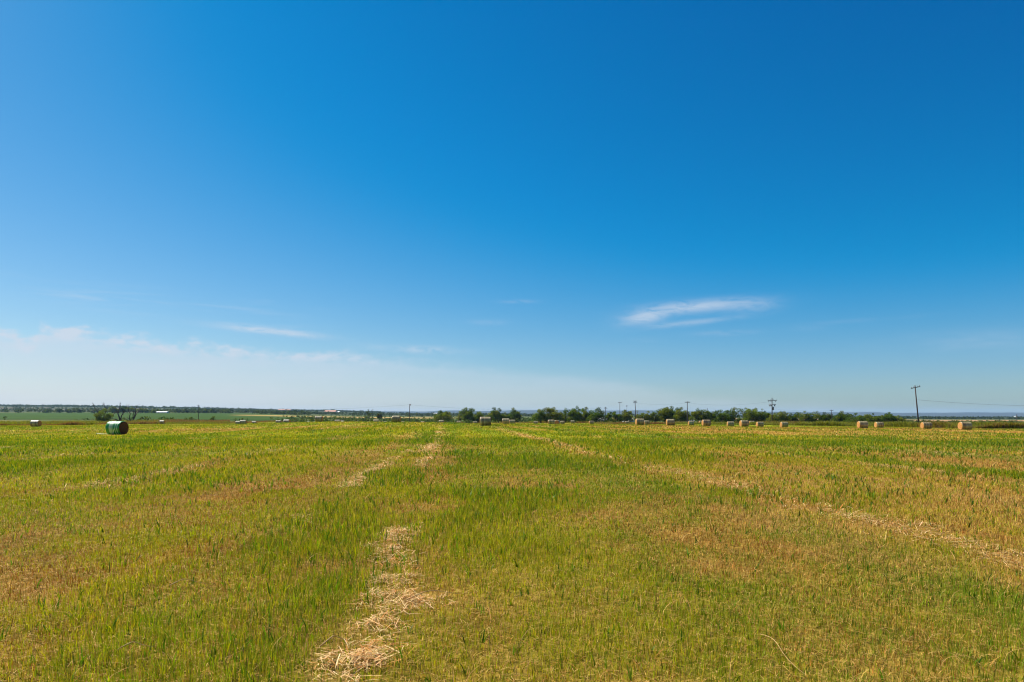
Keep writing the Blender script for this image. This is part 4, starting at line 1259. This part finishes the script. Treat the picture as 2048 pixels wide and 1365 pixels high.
building(867, 874, 2100, 4, 2.5, 10, M_WALLW, M_ROOFW, 'tiny white house on the hill left of the first leafy tree', 'house', 'house')
building(1191, 1213, 385, 1.2, 1.4, 6, M_WALLT, M_ROOFG, 'grey-roofed house half hidden at the gap between the tree rows', 'house', 'house', rz=.12)
building(1247, 1269, 395, 1.4, 1.3, 6, M_WALLW, M_ROOFG, 'low grey-roofed shed behind the trees left of the leaning pole', 'shed', 'shed')
building(1376, 1388, 400, 1.0, .8, 6, M_WALLT, M_ROOFG, 'low pale shed seen in the gap right of the single-arm pole', 'shed', 'shed')

# ------------------------------------------------------------------ haze
HAZE = 3.8e-5
bm = bmesh.new(); box(bm, (0, 7300, -5), (34000, 14900, 270))
m_, nt, out = mat('air_haze')
v = N(nt, 'ShaderNodeVolumePrincipled')
v.inputs['Color'].default_value = (.40, .66, 1.0, 1); v.inputs['Density'].default_value = HAZE; v.inputs['Anisotropy'].default_value = .1
nt.links.new(v.outputs[0], out.inputs['Volume'])
hz = bm_obj('haze', bm, m_)
tag(hz, 'pale blue haze in the air over the field and the far hills', 'haze', kind='stuff')

# ------------------------------------------------------------------ sun and sky
SUN_AZ = R(-60)            # left of straight ahead
SUN_EL = R(48)
sd = Vector((math.sin(SUN_AZ) * math.cos(SUN_EL), math.cos(SUN_AZ) * math.cos(SUN_EL), math.sin(SUN_EL)))
sl = bpy.data.lights.new('sun', 'SUN'); so = bpy.data.objects.new('sun', sl); COL.objects.link(so)
sl.energy = 5.0; sl.angle = R(.53); sl.color = (1, .95, .86)
so.rotation_euler = sd.to_track_quat('Z', 'Y').to_euler()
so.location = sd * 200

w = bpy.data.worlds.new('World'); scene.world = w; w.use_nodes = True
nt = w.node_tree; nt.nodes.clear()
out = N(nt, 'ShaderNodeOutputWorld'); bg = N(nt, 'ShaderNodeBackground'); bg.inputs[1].default_value = .1
nt.links.new(bg.outputs[0], out.inputs[0])
sky = N(nt, 'ShaderNodeTexSky', sky_type='NISHITA')
sky.sun_disc = False; sky.sun_elevation = SUN_EL; sky.sun_rotation = SUN_AZ; sky.altitude = 500
sky.air_density = 1.0; sky.dust_density = .6; sky.ozone_density = 2.5

class E_:
    """tiny node arithmetic"""
    def __init__(s, so): s.o = so
def _m(op, *a, clamp=False):
    n = N(nt, 'ShaderNodeMath', operation=op); n.use_clamp = clamp
    for i, v in enumerate(a):
        if isinstance(v, E_): nt.links.new(v.o, n.inputs[i])
        else: n.inputs[i].default_value = float(v)
    return E_(n.outputs[0])
for nm, op in (('add', 'ADD'), ('sub', 'SUBTRACT'), ('mul', 'MULTIPLY')):
    setattr(E_, '__%s__' % nm, (lambda op: lambda a, b: _m(op, a, b))(op))
    setattr(E_, '__r%s__' % nm, (lambda op: lambda a, b: _m(op, b, a))(op))
def ssm(a, b, x):
    n = N(nt, 'ShaderNodeMapRange', interpolation_type='SMOOTHSTEP')
    n.inputs[1].default_value = a; n.inputs[2].default_value = b
    nt.links.new(x.o, n.inputs[0]); return E_(n.outputs[0])
# the clear sky, a deeper blue than the raw model gives
sr = N(nt, 'ShaderNodeSeparateColor'); nt.links.new(sky.outputs[0], sr.inputs[0])
r_, g_, b_ = (E_(sr.outputs[i]) for i in range(3))
R0 = 1.15 * (r_ - 2.2)
R1 = .5 * (R0 + _m('SQRT', R0 * R0 + .05))      # a soft foot, so the blue deepens without an edge
G1 = _m('MAXIMUM', .95 * g_ - .50, 0.0)
B0 = 1.28 * b_ - .25 * r_
B1 = B0 - .38 * _m('MAXIMUM', B0 - 6.3, 0.0)
# clouds by compass bearing and height above the horizon, in degrees
tc = N(nt, 'ShaderNodeTexCoord'); sx = N(nt, 'ShaderNodeSeparateXYZ'); nt.links.new(tc.outputs['Generated'], sx.inputs[0])
X, Y, Z = (E_(sx.outputs[i]) for i in range(3))
AZ = _m('ARCTAN2', X, Y) * 57.2958
EL = _m('ARCSINE', Z) * 57.2958
def nz2(sa, se, detail=5.0, rough=.55, w=0.0, dist=0.0):
    c = N(nt, 'ShaderNodeCombineXYZ')
    nt.links.new((AZ * sa).o, c.inputs[0]); nt.links.new((EL * se).o, c.inputs[1]); c.inputs[2].default_value = w
    k = N(nt, 'ShaderNodeTexNoise'); k.inputs['Scale'].default_value = 1.0; k.inputs['Detail'].default_value = detail
    k.inputs['Roughness'].default_value = rough; k.inputs['Distortion'].default_value = dist
    nt.links.new(c.outputs[0], k.inputs['Vector']); return E_(k.outputs['Fac'])
puff = nz2(.55, 1.1, 6, .6, 3.1)
soft = nz2(.12, .6, 5, .55, 7.7)
streak = nz2(.10, 1.3, 6, .6, 1.3, .4)
wispn = nz2(.5, 1.8, 7, .66, 5.2, .8)
def blob(a0, e0, sa, se, slope=0.0):
    da = AZ - a0; de = (EL - e0) - slope * da
    return _m('EXPONENT', -1.0 * (_m('POWER', _m('ABSOLUTE', da * (1 / sa)), 2.0) + _m('POWER', _m('ABSOLUTE', de * (1 / se)), 2.0)))
# bank of cloud low on the left, its top edge falling away to the right
cr = N(nt, 'ShaderNodeFloatCurve')
mp_ = N(nt, 'ShaderNodeMapRange'); mp_.inputs[1].default_value = -60; mp_.inputs[2].default_value = 40; nt.links.new(AZ.o, mp_.inputs[0])
cv = cr.mapping.curves[0]
pts = [(-60, 4.5), (-40, 5.4), (-36.4, 5.9), (-35.3, 5.2), (-34.6, 6.3), (-31, 6.0), (-28, 5.75), (-22, 5.5), (-14, 5.2), (-6, 4.9), (0, 4.2), (8, 3.2), (14, 2.2), (24, 1.2), (40, .8)]
while len(cv.points) < len(pts): cv.points.new(.5, .5)
for p_, (a, e) in zip(cv.points, pts): p_.location = ((a + 60) / 100, e / 10); p_.handle_type = 'AUTO'
cr.mapping.update(); nt.links.new(mp_.outputs[0], cr.inputs['Value'])
edge = E_(cr.outputs[0]) * 10.0
leftness = 1.0 - ssm(-26, 6, AZ)
bank = ssm(-.2, 1.0, (edge - EL) + (puff - .5) * 2.6 * leftness + (soft - .5) * 1.6)
bank = bank * (.36 + .42 * leftness) * (.55 + .9 * (soft - .25)) * (.8 + .5 * (streak - .4)) 
rim = ssm(-.1, .8, (edge - EL) + (puff - .5) * 2.6 * leftness + (soft - .5) * 1.6) * ssm(1.5, .35, edge - EL) * leftness
cover = bank + rim * .5 * ssm(.35, .65, puff)
# thin streaks above it and the wisp on the right
st = ssm(.45, .78, streak)
cover = cover + .55 * st * blob(-27, 8.1, 8, .8, -.09) + .75 * ssm(.3, .62, wispn) * blob(-19.3, 6.65, 3.8, .26, -.07) + .22 * st * blob(-20, 9.0, 4, .5, -.02)
cover = cover + .5 * ssm(.3, .65, wispn) * blob(-8, 5.5, 3.6, .3, -.03)
w1 = blob(15.2, 8.8, 4.0, .46, .035) + 1.0 * blob(11.0, 8.05, 1.9, .50, .12) + .55 * blob(14.6, 7.5, 3.4, .22, .08) + .35 * blob(19.5, 8.6, 1.8, .5, 0)
cover = cover + .62 * _m('MINIMUM', w1, 1.0) * ssm(.18, .62, wispn)
cover = cover + .16 * st * blob(10, 5.9, 1.6, .35, .05) + .16 * ssm(.3, .6, wispn) * (blob(17.3, 6.6, 2.2, .2) + .35 * blob(23.5, 6.7, 1.3, .22) + .4 * blob(27, 7.1, 4, .16, .02) + blob(.5, 9.5, 1.5, .15) + blob(-2, 7.8, 1.4, .22)) + .2 * ssm(.35, .7, soft) * blob(34, 5.2, 5, .7)
cover = _m('MINIMUM', _m('MAXIMUM', cover, 0.0), .85)
CLOUD = (6.4, 7.1, 8.1)
cc = N(nt, 'ShaderNodeCombineColor')
for i, (c1, cl) in enumerate(zip((R1, G1, B1), CLOUD)):
    nt.links.new((c1 + cover * (cl - c1)).o, cc.inputs[i])
nt.links.new(cc.outputs[0], bg.inputs[0])
bg.inputs[1].default_value = .1 / 2 ** .9

scene.view_settings.view_transform = 'Standard'; scene.view_settings.look = 'None'
scene.view_settings.exposure = 0.9; scene.view_settings.gamma = 1.0
scene.cycles.max_bounces = 6; scene.cycles.diffuse_bounces = 3; scene.cycles.transmission_bounces = 4
scene.cycles.transparent_max_bounces = 8; scene.cycles.volume_bounces = 0
scene.cycles.use_denoising = True
scene.cycles.filter_width = 1.15
scene.render.film_transparent = False
